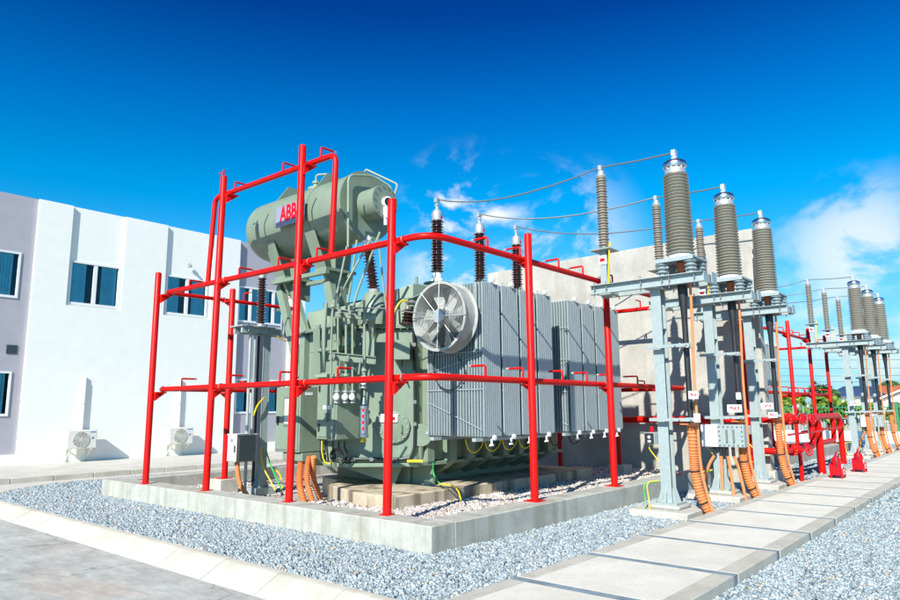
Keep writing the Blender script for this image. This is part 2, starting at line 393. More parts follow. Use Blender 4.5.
# kerb stones
k = MB(); spine = pad_edge(0, 40.0)
dense = []
for (x0,y0),(x1,y1) in zip(spine[:-1], spine[1:]):
    L_ = math.hypot(x1-x0, y1-y0); n_ = max(1, int(L_/0.25))
    dense += [(x0+(x1-x0)*i/n_, y0+(y1-y0)*i/n_) for i in range(n_)]
dense.append(spine[-1])
def kerb_run(pts, mb):
    S = [0]
    for a, b in zip(pts[:-1], pts[1:]): S.append(S[-1]+math.hypot(b[0]-a[0], b[1]-a[1]))
    prof = [(0.0,-0.16),(0.0,0.018),(0.10,0.022),(0.125,0.012),(0.40,-0.131),(0.415,-0.16)]
    def pt(s):
        s = min(max(s,0),S[-1]); i = max(0, min(len(S)-2, int(np.searchsorted(S, s)-1)))
        t = (s-S[i])/(S[i+1]-S[i]); a, b = pts[i], pts[i+1]
        dx, dy = b[0]-a[0], b[1]-a[1]; l = math.hypot(dx,dy)
        return (a[0]+dx*t, a[1]+dy*t, -dy/l, dx/l)
    s = 0
    while s < S[-1]-0.1:
        e = min(s+1.0, S[-1]); vs, fs = [], []; steps = 5
        for j in range(steps+1):
            x, y, nx, ny = pt(s+(e-s-0.007)*j/steps)
            jz = 0.003*math.sin(s*7.3)
            vs += [(x+nx*o, y+ny*o, z+(jz if z > -0.15 else 0)) for o, z in prof]
        m_ = len(prof)
        for j in range(steps):
            for i in range(m_-1): fs.append((j*m_+i, j*m_+i+1, (j+1)*m_+i+1, (j+1)*m_+i))
        fs += [tuple(range(m_)), tuple((steps)*m_+i for i in range(m_))[::-1]]
        mb.add(vs, fs); s += 1.0
kerb_run(dense, k)
k.build('kerb', M['kerb'], kind='structure', org=(0,0,0))
g = MB(); g.add([(x,y,-0.05) for x,y in pad_edge(0.06,40)]+[(x,y,-0.05) for x,y in pad_edge(0.005,40)][::-1], [tuple(range(32))])

# service strip and the step along the building
g = MB(); g.add([(-30,PAD_Y+0.30,-0.1305),(60,PAD_Y+0.30,-0.1305),(60,40,-0.1305),(-30,40,-0.1305)], [(0,1,2,3)])
g.build('service_strip', M['pave'], kind='structure', org=(0,0,0))
g = MB()
for i in range(34): g.box(-8+i*1.0, -8+i*1.0+0.988, 19.75, 19.95, -0.15, 0.008)
g.build('step_kerb', M['kerb'], bevel=0.012, kind='structure', org=(0,0,0))
g = MB().box(-8, 26, 19.95, 24.6, -0.15, 0.0)
g.build('building_apron', M['pave'], kind='structure', org=(0,0,0))

# walkway of slabs with filled joints
WY0, WY1 = 2.30, 3.86
slabs, edges, joints = MB(), MB(), MB()
JX = [5.306+1.373*i for i in range(-1, 25)]
for i, jx in enumerate(JX[:-1]):
    x0, x1 = jx+0.13, JX[i+1]
    slabs.box(x0, x1, WY0+0.19, WY1-0.17, -0.05, 0.098)
    joints.box(jx+0.001, jx+0.129, WY0+0.006, WY1-0.006, -0.05, 0.0955)
    for a, b, o in ((WY0, WY0+0.186, 0), (WY1-0.166, WY1, 0)):
        edges.box(x0+0.0, x1, a, b, -0.05, 0.101)
slabs.build('walkway', M['walk'], kind='structure', org=(0,0,0))
edges.build('walkway_edging', M['walkedge'], bevel=0.005, kind='structure', org=(0,0,0))
joints.build('walkway_joints', M['joint'], kind='structure', org=(0,0,0))

# loose stones
def stones(name, m, regions, kind='stuff'):
    """regions: (x0,x1,y0,y1,z,density,size,test)"""
    allp, alls = [], []
    for x0,x1,y0,y1,z0_,dens,size,test in regions:
        z = 0.0 if callable(z0_) else z0_
        n = int((x1-x0)*(y1-y0)*dens)
        p = np.stack([rng.uniform(x0,x1,n), rng.uniform(y0,y1,n), z+rng.uniform(-0.006,0.014,n)*(size/0.02)], 1)
        if callable(z0_): p[:,2] += z0_(p[:,0], p[:,1])
        if test is not None: p = p[test(p[:,0], p[:,1])]
        allp.append(p); alls.append(size*rng.lognormal(0,0.28,len(p)))
    p = np.concatenate(allp); s = np.concatenate(alls); n = len(p)
    cube = np.array([(-1,-1,-1),(1,-1,-1),(1,1,-1),(-1,1,-1),(-1,-1,1),(1,-1,1),(1,1,1),(-1,1,1)], float)
    V = cube[None]*np.array([0.95,0.72,0.55])*rng.uniform(0.6,1.15,(n,8,3))
    q = rng.normal(size=(n,4)); q /= np.linalg.norm(q,axis=1)[:,None]
    w,x,y,z = q.T
    Rm = np.stack([1-2*(y*y+z*z),2*(x*y-w*z),2*(x*z+w*y),2*(x*y+w*z),1-2*(x*x+z*z),2*(y*z-w*x),2*(x*z-w*y),2*(y*z+w*x),1-2*(x*x+y*y)],1).reshape(n,3,3)
    V = np.einsum('nij,nkj->nki', Rm, V)*s[:,None,None]+p[:,None]
    faces = np.array([(3,2,1,0),(4,5,6,7),(0,1,5,4),(1,2,6,5),(2,3,7,6),(3,0,4,7)])
    Fc = (faces[None]+8*np.arange(n)[:,None,None]).reshape(-1)
    me = bpy.data.meshes.new(name); me.vertices.add(8*n); me.loops.add(24*n); me.polygons.add(6*n)
    me.vertices.foreach_set('co', V.reshape(-1).astype(np.float32)); me.loops.foreach_set('vertex_index', Fc.astype(np.int32))
    me.polygons.foreach_set('loop_start', np.arange(0,24*n,4,dtype=np.int32))
    me.update(calc_edges=True); me.materials.append(m)
    o = bpy.data.objects.new(name, me); COL.objects.link(o); o['kind'] = kind
    return o
def in_pad(x, y):
    ok = (x > PAD_X+0.02) & (y < PAD_Y-0.02)
    cx, cy = PAD_X+RC, PAD_Y-RC
    return ok & ~((x < cx) & (y > cy) & ((x-cx)**2+(y-cy)**2 > (RC-0.02)**2))
BX0, BX1, BY0, BY1, BH, BT = 5.95, 15.66, 5.42, 14.30, 0.318, 0.42
OFFX = 14.45
outside = lambda x, y: in_pad(x, y) & ~((x > BX0) & (y > BY0) & (y < BY1))
stones('gravel', M['stone'], [
    (PAD_X, BX0, 3.87, PAD_Y, 0, 2100, 0.0138, outside),
    (BX0, 9, BY1, PAD_Y, 0, 900, 0.020, outside),
    (BX0, 16, 3.87, BY0, 0, 2000, 0.0138, None),
    (16, 34, 3.87, BY0, 0, 650, 0.023, None),
    (16, OFFX+BX0, BY0, 8.5, 0, 300, 0.032, None),
    (PAD_X, 13, 0.2, WY0, 0, 2100, 0.0138, None),
    (PAD_X, 13, -2.2, 0.2, 0, 900, 0.0165, None), (13, 30, -2.2, 0.2, 0, 420, 0.024, None),
    (13, 36, 0.2, WY0, 0, 650, 0.023, None)])
PLINTH = [(7.30,7.38),(13.30,7.38),(13.30,10.7),(8.6,10.7),(8.3,9.9),(7.72,9.45),(7.26,8.2)]
def not_plinth(x, y): return ~((x > 7.4) & (x < 13.2) & (y > 7.5) & (y < 11.2))
def fall(x, y): return 0.17-0.115*np.clip((y-8.7)/1.6, 0, 1)
stones('inner_gravel', M['stone_pink'], [
    (BX0+BT, 10.5, BY0+BT, 7.6, 0.17, 1300, 0.018, not_plinth),
    (10.5, BX1, BY0+BT, 9.0, 0.17, 950, 0.020, not_plinth),
    (BX0+BT, 9.0, 7.6, BY1-BT, fall, 850, 0.021, not_plinth)])
g = MB(); ys_ = [BY0+0.1, 8.7, 9.2, 9.8, 10.3, BY1-0.1]
for ya_, yb_ in zip(ys_[:-1], ys_[1:]):
    za_, zb_ = (float(fall(0, q))-0.012 for q in (ya_, yb_))
    g.add([(BX0+0.1,ya_,za_),(BX1,ya_,za_),(BX1,yb_,zb_),(BX0+0.1,yb_,zb_)], [(0,1,2,3)])
g.build('inner_gravel_bed', M['bed_pink'], kind='structure', org=(0,0,0))

# ------------------------------------------------------------------ CONCRETE: bund, plinth, fire wall
def bund(x0, x1):
    b = MB()
    b.box(x0, x0+BT, BY0, BY1, -0.1, BH)
    b.box(x0+BT, x1, BY0, BY0+BT, -0.1, BH-0.0005)
    b.box(x0+BT, x1, BY1-BT, BY1, -0.1, BH-0.0005)
    return b
o = bund(BX0, BX1).build('containment_wall', M['bund'], bevel=0.012)
tag(o, 'low weathered concrete wall ringing the near transformer, with red posts on it', 'wall', 'low containment walls')
o = bund(BX0+OFFX, BX1+OFFX).build('containment_wall', M['bund'], bevel=0.012)
tag(o, 'low concrete wall far behind the red valve pipes, beyond the tall wall', 'wall', 'low containment walls')
o = MB().zprism(PLINTH, 0.0, 0.37).build('concrete_plinth', M['plinth'], bevel=0.015)
tag(o, 'tan rain-streaked concrete plinth under the green transformer tank', 'plinth')
FW0, FW1 = 15.70, 15.98
fw = MB().box(FW0, FW1, 4.46, 12.0, -0.1, 5.64)
o = fw.build('fire_wall', M['firewall'], bevel=0.01)
tag(o, 'tall bare grey concrete fire wall standing behind the radiators', 'wall')
fb = MB().box(15.45, 16.25, 4.32, 4.455, -0.1, 0.30).box(16.0, 16.35, 4.46, 5.3, -0.1, 0.30)
o = fb.build('wall_footing', M['block'], bevel=0.01)
tag(o, 'pale concrete footing at the free end of the tall grey wall', 'footing')

# ------------------------------------------------------------------ TRANSFORMER
tr = thing('transformer', 'large sage green power transformer with grey radiators and a lettered oil drum', 'transformer', (10.4, 9.0, 0.37), 'power transformers')
TANK = [(8.45,8.05),(12.9,8.05),(12.9,10.9),(8.3,10.9),(7.68,10.3),(7.68,8.95)]
def grow(poly, d):
    cx = sum(p[0] for p in poly)/len(poly); cy = sum(p[1] for p in poly)/len(poly); out = []
    n = len(poly)
    for i in range(n):
        a, b, c = poly[i-1], poly[i], poly[(i+1)%n]
        e1 = Vector((b[1]-a[1], a[0]-b[0])).normalized(); e2 = Vector((c[1]-b[1], b[0]-c[0])).normalized()
        m_ = (e1+e2); m_ = m_/(1+e1.dot(e2)); out.append((b[0]+m_.x*d, b[1]+m_.y*d))
    return out
LID = 3.10
t = MB().zprism(TANK, 0.76, LID-0.06)
tank = t.build('tank', M['green'], tr, bevel=0.03)
t = MB().zprism(grow(TANK, 0.09), LID-0.06, LID-0.032).zprism(grow(TANK, 0.088), LID-0.028, LID)
GP = grow(TANK, 0.06)
for i in range(len(GP)):
    a, b = Vector(GP[i]), Vector(GP[(i+1)%len(GP)]); n_ = max(2, int((b-a).length/0.11))
    for j in range(n_):
        p = a+(b-a)*(j+0.5)/n_; t.cyl((p.x,p.y,LID-0.085),(p.x,p.y,LID+0.022), 0.013, n=6)
t.build('lid_flange', M['green'], tank)
t = MB().zprism(grow(TANK, 0.10), 0.70, 0.76)
t.build('bottom_flange', M['green'], tank, bevel=0.006)
# skirt below the tank, with its stiffeners
BASE = [(8.72,8.46),(12.7,8.46),(12.7,10.4),(8.72,10.4)]
t = MB().zprism(BASE, 0.37, 0.70)
t.build('base_skirt', M['green'], tr, bevel=0.01)
for i in range(7):
    x = 9.15+i*0.52
    t = MB().prism([(x,8.05,1.2),(x,7.86,1.2),(x,7.86,0.76),(x,8.05,0.62),(x,8.45,0.46),(x,8.45,0.70)], (0.16,0,0))
    t.build('stiffener', M['green'], tr, bevel=0.008)
t = MB()
t.prism([(8.78,8.44,0.37),(8.78,7.95,0.37),(8.78,8.0,0.76),(8.78,8.44,0.76)], (0.05,0,0))
t.prism([(8.45,8.55,0.37),(8.55,8.45,0.70),(7.75,9.2,0.70)], (0.03,0.035,0))
t.cyl((8.72,7.98,0.37),(8.72,7.98,0.45),0.10)
t.build('jacking_bracket', M['green'], tr)
# sloping cover over the windings
hood = MB()
HP = grow(TANK, -0.12); HZ = [3.86, 3.95, 3.95, 3.60, 3.46, 3.48]
hv = [(x,y,LID+0.004) for x,y in HP]+[(x,y,z) for (x,y),z in zip(HP,HZ)]+[(9.6,8.6,4.02),(9.6,10.2,4.02)]
hood.add(hv, [(5,4,3,2,1,0)]+[(i,(i+1)%6,6+(i+1)%6,6+i) for i in range(6)]+[(6,7,12),(7,8,13,12),(8,9,13),(9,10,13),(10,11,12,13),(11,6,12)])
hood.build('winding_cover', M['green_light'], tr, bevel=0.012)
q0 = Vector((*HP[0],3.60)); q1 = Vector((*HP[5],3.42)); nn_ = Vector((-0.76,-0.65,0))*0.02
t = MB().tube([q1+nn_, q0+nn_, Vector((9.2,HP[0][1]-0.02,3.90))], 0.016, 6); t.build('cover_seam', M['green'], tr)
MB().cyl((8.62,8.2,3.8),(8.62,8.2,4.0),0.03).build('lifting_peg', M['green'], tr)
# end panel details on the chamfered face
cu = (Vector((8.45,8.05,0))-Vector((7.68,8.95,0))).normalized()       # along the chamfer, to the right
cn = Vector((cu.y,-cu.x,0)); cn = cn if cn.x < 0 else -cn             # outwards
def ch(px, py, out=0.0): return at(px, py, D=11.65-0.0) if out == 0 else at(px, py, D=11.65)+cn*out
def chp(px, py, out=0.0):
    d = (CR*(px-450)+CU*(300-py))/F_PX+CF
    tt = (Vector((8.45,8.05,0))-Vector((0,0,0))).dot(cn)/d.dot(cn)
    p0 = CAM+d*((Vector((8.45,8.05,EYE))-CAM).dot(cn)/d.dot(cn)); return p0+cn*out
c = chp(394, 427, 0.012)
mh = MB().lathe([(0.27,-0.01),(0.27,0.045),(0.262,0.05)], c, cn, 36)
mhp = mh.build('manhole_cover', M['green'], tr)
t = MB()
for i in range(16):
    a = 2*PI*i/16; q = c+cn*0.048+(cu*math.cos(a)+Vector((0,0,1))*math.sin(a))*0.238; t.lathe([(0.013,0),(0.013,0.02)], q, cn, 6)
t.build('cover_bolt_ring', M['galv'], mhp)
t = MB(); hp = c+cn*0.05+cu*0.13
t.tube(fillet([hp+Vector((0,0,-0.10)), hp+cn*0.05+Vector((0,0,-0.10)), hp+cn*0.05+Vector((0,0,0.04)), hp+Vector((0,0,0.04))], 0.02, 4), 0.009, 6)
t.build('cover_handle', M['green'], mhp)
wp = chp(389.5, 418, 0.085)
t = MB().obox(wp, cu*0.145, Vector((0,0,0.068)), cn*0.003); pl = t.build('notice_plate', M['signwhite'], tr)
t = MB().obox(wp+cu*0.085+Vector((0,0,-0.01))+cn*0.004, cu*0.02, Vector((0,0,0.03)), cn*0.0012); t.build('red_mark', M['letter'], pl)
# small terminal box, right of the near corner post
bp_ = chp(403, 352, 0.16)
t = MB().obox(bp_, cu*0.14, Vector((0,0,0.155)), cn*0.15); tb = t.build('terminal_box', M['green'], tr, bevel=0.01)
t = MB().tube(curve([bp_+Vector((0,0,-0.155)), bp_+Vector((0.0,0.02,-0.32)), bp_+cu*0.05+Vector((0,0,-0.5))]), 0.013, 6); t.build('cable_tail', M['black'], tb)
# cable duct down the corner and along the foot of the tank
dz = [chp(413,312,0.05), chp(414.5,360,0.05), chp(415,430,0.05), chp(413,452,0.05), chp(404,458.5,0.05), chp(380,459,0.05), chp(345,459,0.05)]
t = MB().tube(curve(dz, 8), 0.026, 8)
duct = t.build('cable_duct', M['black'], tr)
for px, py in ((414.3,345),(414.6,378),(414.9,402),(415,424),(408,456.5),(392,459),(372,459),(354,459)):
    q = chp(px,py,0.05); MB().obox(q, cu*0.03, Vector((0,0,0.03)), cn*0.033).build('duct_clip', M['boxgrey'], duct)
# flange disc and yellow lug near the radiators
t = MB().lathe([(0.19,0),(0.19,0.04)], at(421,435,Y=8.0), (-0.75,-0.65,0), 24).cyl(at(421,443,Y=8.0),at(420,462,Y=8.1),0.05)
t.build('drain_flange', M['green'], tr)
t = MB().obox(at(415,461,D=11.2), cu*0.13, Vector((0,0,0.018)), cn*0.03); t.build('yellow_lug', M['yellow'], tr)
# wide pilaster beside the radiators
t = MB().box(8.62, 8.80, 7.93, 8.06, 0.76, 2.95); t.build('corner_stiffener', M['green'], tr, bevel=0.01)

# radiators: stacks of fluted steel panels
RY0, RY1, RZ0, RZ1, RW = 6.50, 7.70, 1.20, 3.68, 0.468
def radiator_mesh():
    mb = MB(); n = 21
    for j in range(n):
        y = RY0+0.018+(RY1-RY0-0.036)*j/(n-1)
        fl = 9; top, bot = [], []
        prof = []
        for i in range(fl*4+1):
            x = RW*i/(fl*4); ph = (i % 4)
            d = 0.006 if ph == 0 else 0.0125
            prof.append((x, d))
        P = [(x, y-d) for x, d in prof]+[(x, y+d) for x, d in prof[::-1]]
        m_ = len(P); vs = []
        for z, s_ in ((RZ0+0.02, 0.55), (RZ0+0.07, 1.0), (RZ1-0.07, 1.0), (RZ1-0.015, 0.55)):
            vs += [(x, y+(yy-y)*s_, z) for x, yy in P]
        fs = [(a*m_+i, a*m_+(i+1)%m_, (a+1)*m_+(i+1)%m_, (a+1)*m_+i) for a in range(3) for i in range(m_)]
        fs += [tuple(range(m_))[::-1], tuple(3*m_+i for i in range(m_))]
        mb.add(vs, fs)
    return mb
X0 = [8.36+0.525*i for i in range(4)]+[10.98+0.525*i for i in range(4)]
rad0 = None
ORG['rad'] = Vector((0,0,0))
for i, x in enumerate(X0):
    if rad0 is None:
        mb = radiator_mesh(); mb.v = [(a+x, b, c_) for a, b, c_ in mb.v]
        rad0 = mb.build('radiator', M['radiator'], tr, recalc=False, org=(0,0,0)); rad0.location = -ORG[tr.name]
        rx0 = x
        kids = []
        # headers, caps, drain valve, tie rods
        for z in (RZ1-0.045, RZ0+0.045): MB().cyl((x+RW/2,RY0+0.02,z),(x+RW/2,8.05,z),0.045).build('header_pipe', M['radiator'], rad0, org=(0,0,0))
        h = MB().lathe([(0.04,0),(0.044,0.015),(0.04,0.035),(0.0,0.04)], (x+RW/2,RY0+0.0,RZ0-0.0),(0,-1,0),16)
        kids.append(h.build('pipe_cap', M['white_enamel'], rad0, org=(0,0,0))); h = MB()
        h.lathe([(0.045,0),(0.045,0.05),(0.0,0.055)], (x+RW/2+0.03,RY0+0.02,RZ1+0.03),(0,-1,0),14)
        kids.append(h.build('pipe_cap', M['white_enamel'], rad0, org=(0,0,0)))
        h = MB().cyl((x+RW/2-0.03,RY0+0.02,RZ0-0.02),(x+RW/2-0.03,RY0+0.02,RZ0-0.10),0.017).lathe([(0.036,0),(0.036,0.02)],(x+RW/2-0.03,RY0+0.02,RZ0-0.12),(0,0,1),10)
        h.cyl((x+RW/2-0.08,RY0+0.02,RZ0-0.12),(x+RW/2+0.02,RY0+0.02,RZ0-0.12),0.011)
        kids.append(h.build('drain_valve', M['white_enamel'], rad0, org=(0,0,0)))
        h = MB()
        for z in (1.95, 2.55, 3.15): h.tube([(x-0.006,RY0+0.02,z),(x-0.006,RY1-0.02,z)],0.009,6); h.tube([(x+RW+0.006,RY0+0.02,z),(x+RW+0.006,RY1-0.02,z)],0.009,6)
        h.tube([(x-0.01,RY0+0.03,1.32),(x-0.01,RY1-0.05,1.75)],0.007,6); h.tube([(x-0.01,RY0+0.03,2.5),(x-0.01,RY1-0.05,2.25)],0.007,6)
        kids.append(h.build('tie_rod', M['radiator'], rad0, org=(0,0,0)))
        h = MB().lathe([(0.028,0),(0.028,0.012)],(x+RW/2,RY0+0.15,RZ1+0.015),(0,0,1),8).torus((x+RW/2,RY0+0.15,RZ1+0.05),(1,0,0),0.025,0.007,14,6)
        kids.append(h.build('lifting_eye', M['galv'], rad0, org=(0,0,0)))
    else:
        c_ = copy_tree(rad0, tr); c_.location = Vector(rad0.location)+Vector((x-rx0,0,0))
for a, b in ((8.3, 10.45), (10.93, 13.08)):
    t = MB().box(a, b, 6.62, 6.70, RZ0-0.055, RZ0-0.002).box(a, b, 7.5, 7.58, RZ0-0.055, RZ0-0.002)
    t.build('radiator_rail', M['radiator'], tr)
# yellow bonding loops below the radiators
for i, x in enumerate([8.75, 9.25, 9.75, 10.25, 11.3, 12.0]):
    t = MB().tube(curve([(x,7.2,RZ0-0.05),(x+0.08,7.2,RZ0-0.22),(x+0.25,7.2,RZ0-0.27),(x+0.42,7.2,RZ0-0.18),(x+0.48,7.2,RZ0-0.05)],6),0.011,6)
    t.build('bonding_loop', M['yellow'] if i < 4 else M['black'], tr)
t = MB().tube(curve([at(433,463,D=11.2), at(434,475,D=11.2), at(440,484,D=10.9)],8),0.012,6); t.build('earth_cable', M['earthgreen'], tr)
t = MB().tube(curve([at(440,484,D=10.9), at(452,486,D=10.7), at(458,491,D=10.3), at(461,500,D=10.1)],8),0.012,6); t.build('earth_cable_tail', M['yellow'], tr)

# cooling fan on the front stack
FC = Vector((7.93, 7.06, 3.11)); FR = 0.535
fan = MB().lathe([(FR-0.02,0.30),(FR+0.04,0.30),(FR+0.04,0.288),(FR-0.008,0.28),(FR-0.008,0.025),(FR+0.028,0.018),(FR+0.028,0.0),(FR-0.015,0.0),(FR-0.02,0.30)], FC, (1,0,0), 56)
fan_o = fan.build('cooling_fan', M['fanpaint'], tr)
t = MB()
for i in range(7):
    a = 2*PI*i/7+0.2; d = Vector((0, math.cos(a), math.sin(a))); tn = Vector((0,-math.sin(a),math.cos(a)))
    r0, r1 = 0.12, FR-0.05; w0, w1 = 0.055, 0.092; nn = 5; vs, fs = [], []
    for j in range(nn+1):
        q = j/nn; rr = r0+(r1-r0)*q; w = w0+(w1-w0)*q; tw = 0.55-0.28*q
        cc = FC+Vector((0.22,0,0))+d*rr
        e = tn*math.cos(tw)+Vector((1,0,0))*math.sin(tw); th = Vector((0.006,0,0))
        vs += [cc-e*w-th, cc+e*w-th, cc+e*w+th, cc-e*w+th]
    for j in range(nn):
        for kq in range(4): fs.append((j*4+kq, j*4+(kq+1)%4, (j+1)*4+(kq+1)%4, (j+1)*4+kq))
    fs += [(3,2,1,0), (nn*4,nn*4+1,nn*4+2,nn*4+3)]; t.add(vs, fs)
t.lathe([(0.0,-0.01),(0.10,0.0),(0.13,0.04),(0.13,0.16)], FC+Vector((0.13,0,0)), (1,0,0), 24)
t.build('fan_blade', M['fanpaint'], fan_o)
t = MB()
for r_ in np.linspace(0.10, FR-0.02, 17): t.torus(FC+Vector((0.015+0.0*r_,0,0)), (1,0,0), r_, 0.0030, 44, 4)
for i in range(8):
    a = 2*PI*i/8+0.05; d = Vector((0, math.cos(a), math.sin(a))); t.tube([FC+d*0.05+Vector((-0.005,0,0)), FC+d*(FR+0.03)+Vector((-0.005,0,0))], 0.009 if i % 2 == 0 else 0.006, 6)
t.lathe([(0.0,-0.03),(0.10,-0.025),(0.115,0.0),(0.115,0.05)], FC+Vector((0.0,0,0)), (1,0,0), 24)
t.build('fan_guard', M['alu'], fan_o)
t = MB()
for s_ in (-1,1): t.bar(FC+Vector((0.4,0.45*s_,-0.55)), FC+Vector((0.4,0.45*s_,0.55)), 0.04, 0.03, (1,0,0))
t.build('fan_bracket', M['radiator'], fan_o)
t = MB().tube(curve([FC+Vector((0.3,0.35,-0.5)), FC+Vector((0.36,0.42,-0.85)), FC+Vector((0.38,0.3,-1.1)), FC+Vector((0.38,0.0,-1.15)), FC+Vector((0.38,-0.22,-0.9)), FC+Vector((0.36,-0.1,-0.62))],8),0.011,6)
t.build('fan_cable', M['black'], fan_o)

# high voltage bushings in line along the tank
BUSH = [9.86, 11.25, 12.64]; BY = 8.80
for i, x in enumerate(BUSH):
    b = MB().lathe(sheds(4.34, 5.42, 19, 0.085, 0.135, 0.118), (x,BY,0), (0,0,1), 26)
    bo = b.build('bushing', M['porcelain'], tr)
    b = MB().lathe([(0.26,LID),(0.26,4.08),(0.28,4.09),(0.28,4.13),(0.14,4.16)],(x,BY,0),(0,0,1),28); b.build('turret', M['green'], bo)
    b = MB().lathe([(0.13,4.16),(0.13,4.20),(0.09,4.22),(0.09,4.34)],(x,BY,0),(0,0,1),24); b.build('bushing_collar', M['white_enamel'], bo)
    b = MB().lathe([(0.10,5.42),(0.105,5.44),(0.105,5.58),(0.085,5.62),(0.03,5.67),(0.025,5.75),(0.022,5.86),(0.0,5.865)],(x,BY,0),(0,0,1),20)
    b.box(x-0.05,x+0.05,BY-0.035,BY+0.035,5.80,5.89).box(x-0.035,x+0.035,BY-0.03,BY+0.03,5.72,5.76)
    bc = b.build('bushing_cap', M['alu'], bo)
    b = MB().obox((x+0.02,BY-0.101,5.48),(0.03,0,0),(0,0.004,0),(0,0,0.03)); b.build('red_tag', M['letter'], bc)
# leaning neutral bushing on its turret
n0, n1 = Vector((8.02,8.66,3.72)), Vector((7.80,8.62,4.62)); ax = (n1-n0).normalized(); L_ = (n1-n0).length
b = MB().lathe(sheds(0.05, L_-0.15, 13, 0.065, 0.125, 0.105), n0, ax, 24); bo = b.build('neutral_bushing', M['porcelain'], tr)
b = MB().lathe([(0.075,L_-0.15),(0.09,L_-0.13),(0.085,L_-0.02),(0.05,L_+0.06),(0.02,L_+0.1),(0.02,L_+0.2)], n0, ax, 20); b.build('bushing_cap', M['white_enamel'], bo)
b = MB().lathe([(0.10,-0.06),(0.10,0.05)], n0, ax, 20); b.build('bushing_collar', M['alu'], bo)
b = MB().lathe([(0.31,LID+0.002),(0.30,3.42),(0.17,3.68),(0.12,3.70)], (8.05,8.67,0),(0,0,1),24); b.build('turret', M['green'], bo)
# small low voltage bushing with its lead
sb = Vector((8.33,8.13,LID))
b = MB().lathe([(0.14,0.002),(0.14,0.03),(0.07,0.05)]+[(r_,z+0.05) for r_,z in sheds(0,0.22,4,0.06,0.11)], sb, (0,0,1), 20); bo = b.build('small_bushing', M['porcelain'], tr)
b = MB().lathe([(0.05,0.27),(0.045,0.33),(0.02,0.36),(0.02,0.46)], sb, (0,0,1), 14).cyl(sb+Vector((-0.03,0,0.38)), sb+Vector((0.38,-0.10,0.42)),0.035,n=10); b.build('terminal', M['boxgrey'], bo)
b = MB().tube(curve([sb+Vector((0,0,0.42)), sb+Vector((-0.12,0.05,0.40)), sb+Vector((-0.22,0.10,0.22)), sb+Vector((-0.24,0.12,0.02))],6),0.018,6); b.build('earth_lead', M['yellow'], bo)

# oil conservator
CX, CZ, CR_ = 7.76, 5.20, 0.60
cy0, cy1 = 8.58, 11.38
prof = [(0.0,-0.0),(CR_-0.02,0.0),(CR_,0.015),(CR_,cy1-cy0)]+[(CR_*math.cos(a), cy1-cy0+0.37*math.sin(a)) for a in np.linspace(0.1,PI/2,9)]
cons = MB().lathe(prof, (CX,cy0,CZ), (0,1,0), 56).build('oil_conservator', M['green'], tr)
t = MB().lathe([(CR_+0.025,0.0),(CR_+0.025,0.05),(CR_,0.05)], (CX,cy0-0.004,CZ),(0,1,0),48); t.build('end_rim', M['green'], cons)
t = MB().lathe([(CR_+0.012,0),(CR_+0.012,0.10)],(CX,9.52,CZ),(0,1,0),56); t.build('weld_band', M['green'], cons)
ec = at(382,203,Y=7.5); ec = Vector((CX+0.03, cy0, CZ+0.0))
t = MB().lathe([(0.285,0.0),(0.285,-0.39),(0.30,-0.39),(0.30,-0.43),(0.0,-0.43)], ec, (0,1,0), 40); drum = t.build('end_drum', M['green'], cons)
t = MB()
for i in range(14):
    a = 2*PI*i/14; t.lathe([(0.011,0.0),(0.011,0.022)], ec+Vector((0.268*math.cos(a),-0.43,0.268*math.sin(a))),(0,-1,0),6)
t.build('drum_bolt_ring', M['boxgrey'], drum)
t = MB().lathe([(0.10,0.0),(0.10,0.07),(0.085,0.075)], ec+Vector((0.02,-0.43,-0.02)), (-0.25,-1,0), 20).box(ec.x-0.04,ec.x+0.05,ec.y-0.50,ec.y-0.43,ec.z-0.30,ec.z-0.10).cyl(ec+Vector((0,-0.44,-0.42)),ec+Vector((0,-0.44,-0.30)),0.03)
lg = t.build('level_gauge', M['white_enamel'], cons)
t = MB().lathe([(0.0,0.085),(0.075,0.085),(0.075,0.07)], ec+Vector((0.02,-0.43,-0.02)), (-0.25,-1,0), 20); t.build('gauge_face', M['black'], lg)
# lifting lugs: triangular plates straddling the drum
for y in (9.55, 10.75):
    pts = []
    for a in np.linspace(R(158), R(22), 14): pts.append((CX+CR_*1.002*math.cos(a), y, CZ+CR_*1.002*math.sin(a)))
    pts += [(CX+0.12,y,CZ+CR_+0.22),(CX-0.12,y,CZ+CR_+0.22)]
    t = MB().prism(pts, (0,0.03,0)); t.build('lifting_lug', M['green'], cons)
# ridge rail, filler cap, vent pipe
t = MB().box(CX-0.36,CX-0.34,cy0+0.05,cy1,CZ+0.41,CZ+0.44); t.build('top_seam', M['green'], cons)
t = MB().lathe([(0.15,0),(0.15,0.05),(0.05,0.06),(0.05,0.14),(0.07,0.14),(0.07,0.18)], (CX-0.05,9.98,CZ+CR_-0.02),(0,0,1),20)
t.tube(fillet([(CX-0.05,9.98,CZ+CR_+0.14),(CX-0.05,9.98,CZ+CR_+0.30),(CX+0.1,9.74,CZ+CR_+0.30),(CX+0.1,9.74,CZ+CR_+0.12)],0.06),0.02,8); t.build('filler_cap', M['green_light'], cons)
t = MB().tube(fillet([(CX-0.49,8.50,CZ-0.85),(CX-0.51,8.50,CZ+0.42),(CX+0.05,8.48,CZ+0.55),(CX+0.33,8.32,CZ+0.38),(CX+0.33,8.32,CZ+0.24)],0.13),0.021,8).lathe([(0.07,0),(0.07,0.03),(0.04,0.03),(0.04,0.08)],(CX+0.33,8.32,CZ+0.24),(0,0,1),14); t.build('breather_pipe', M['green_light'], cons)
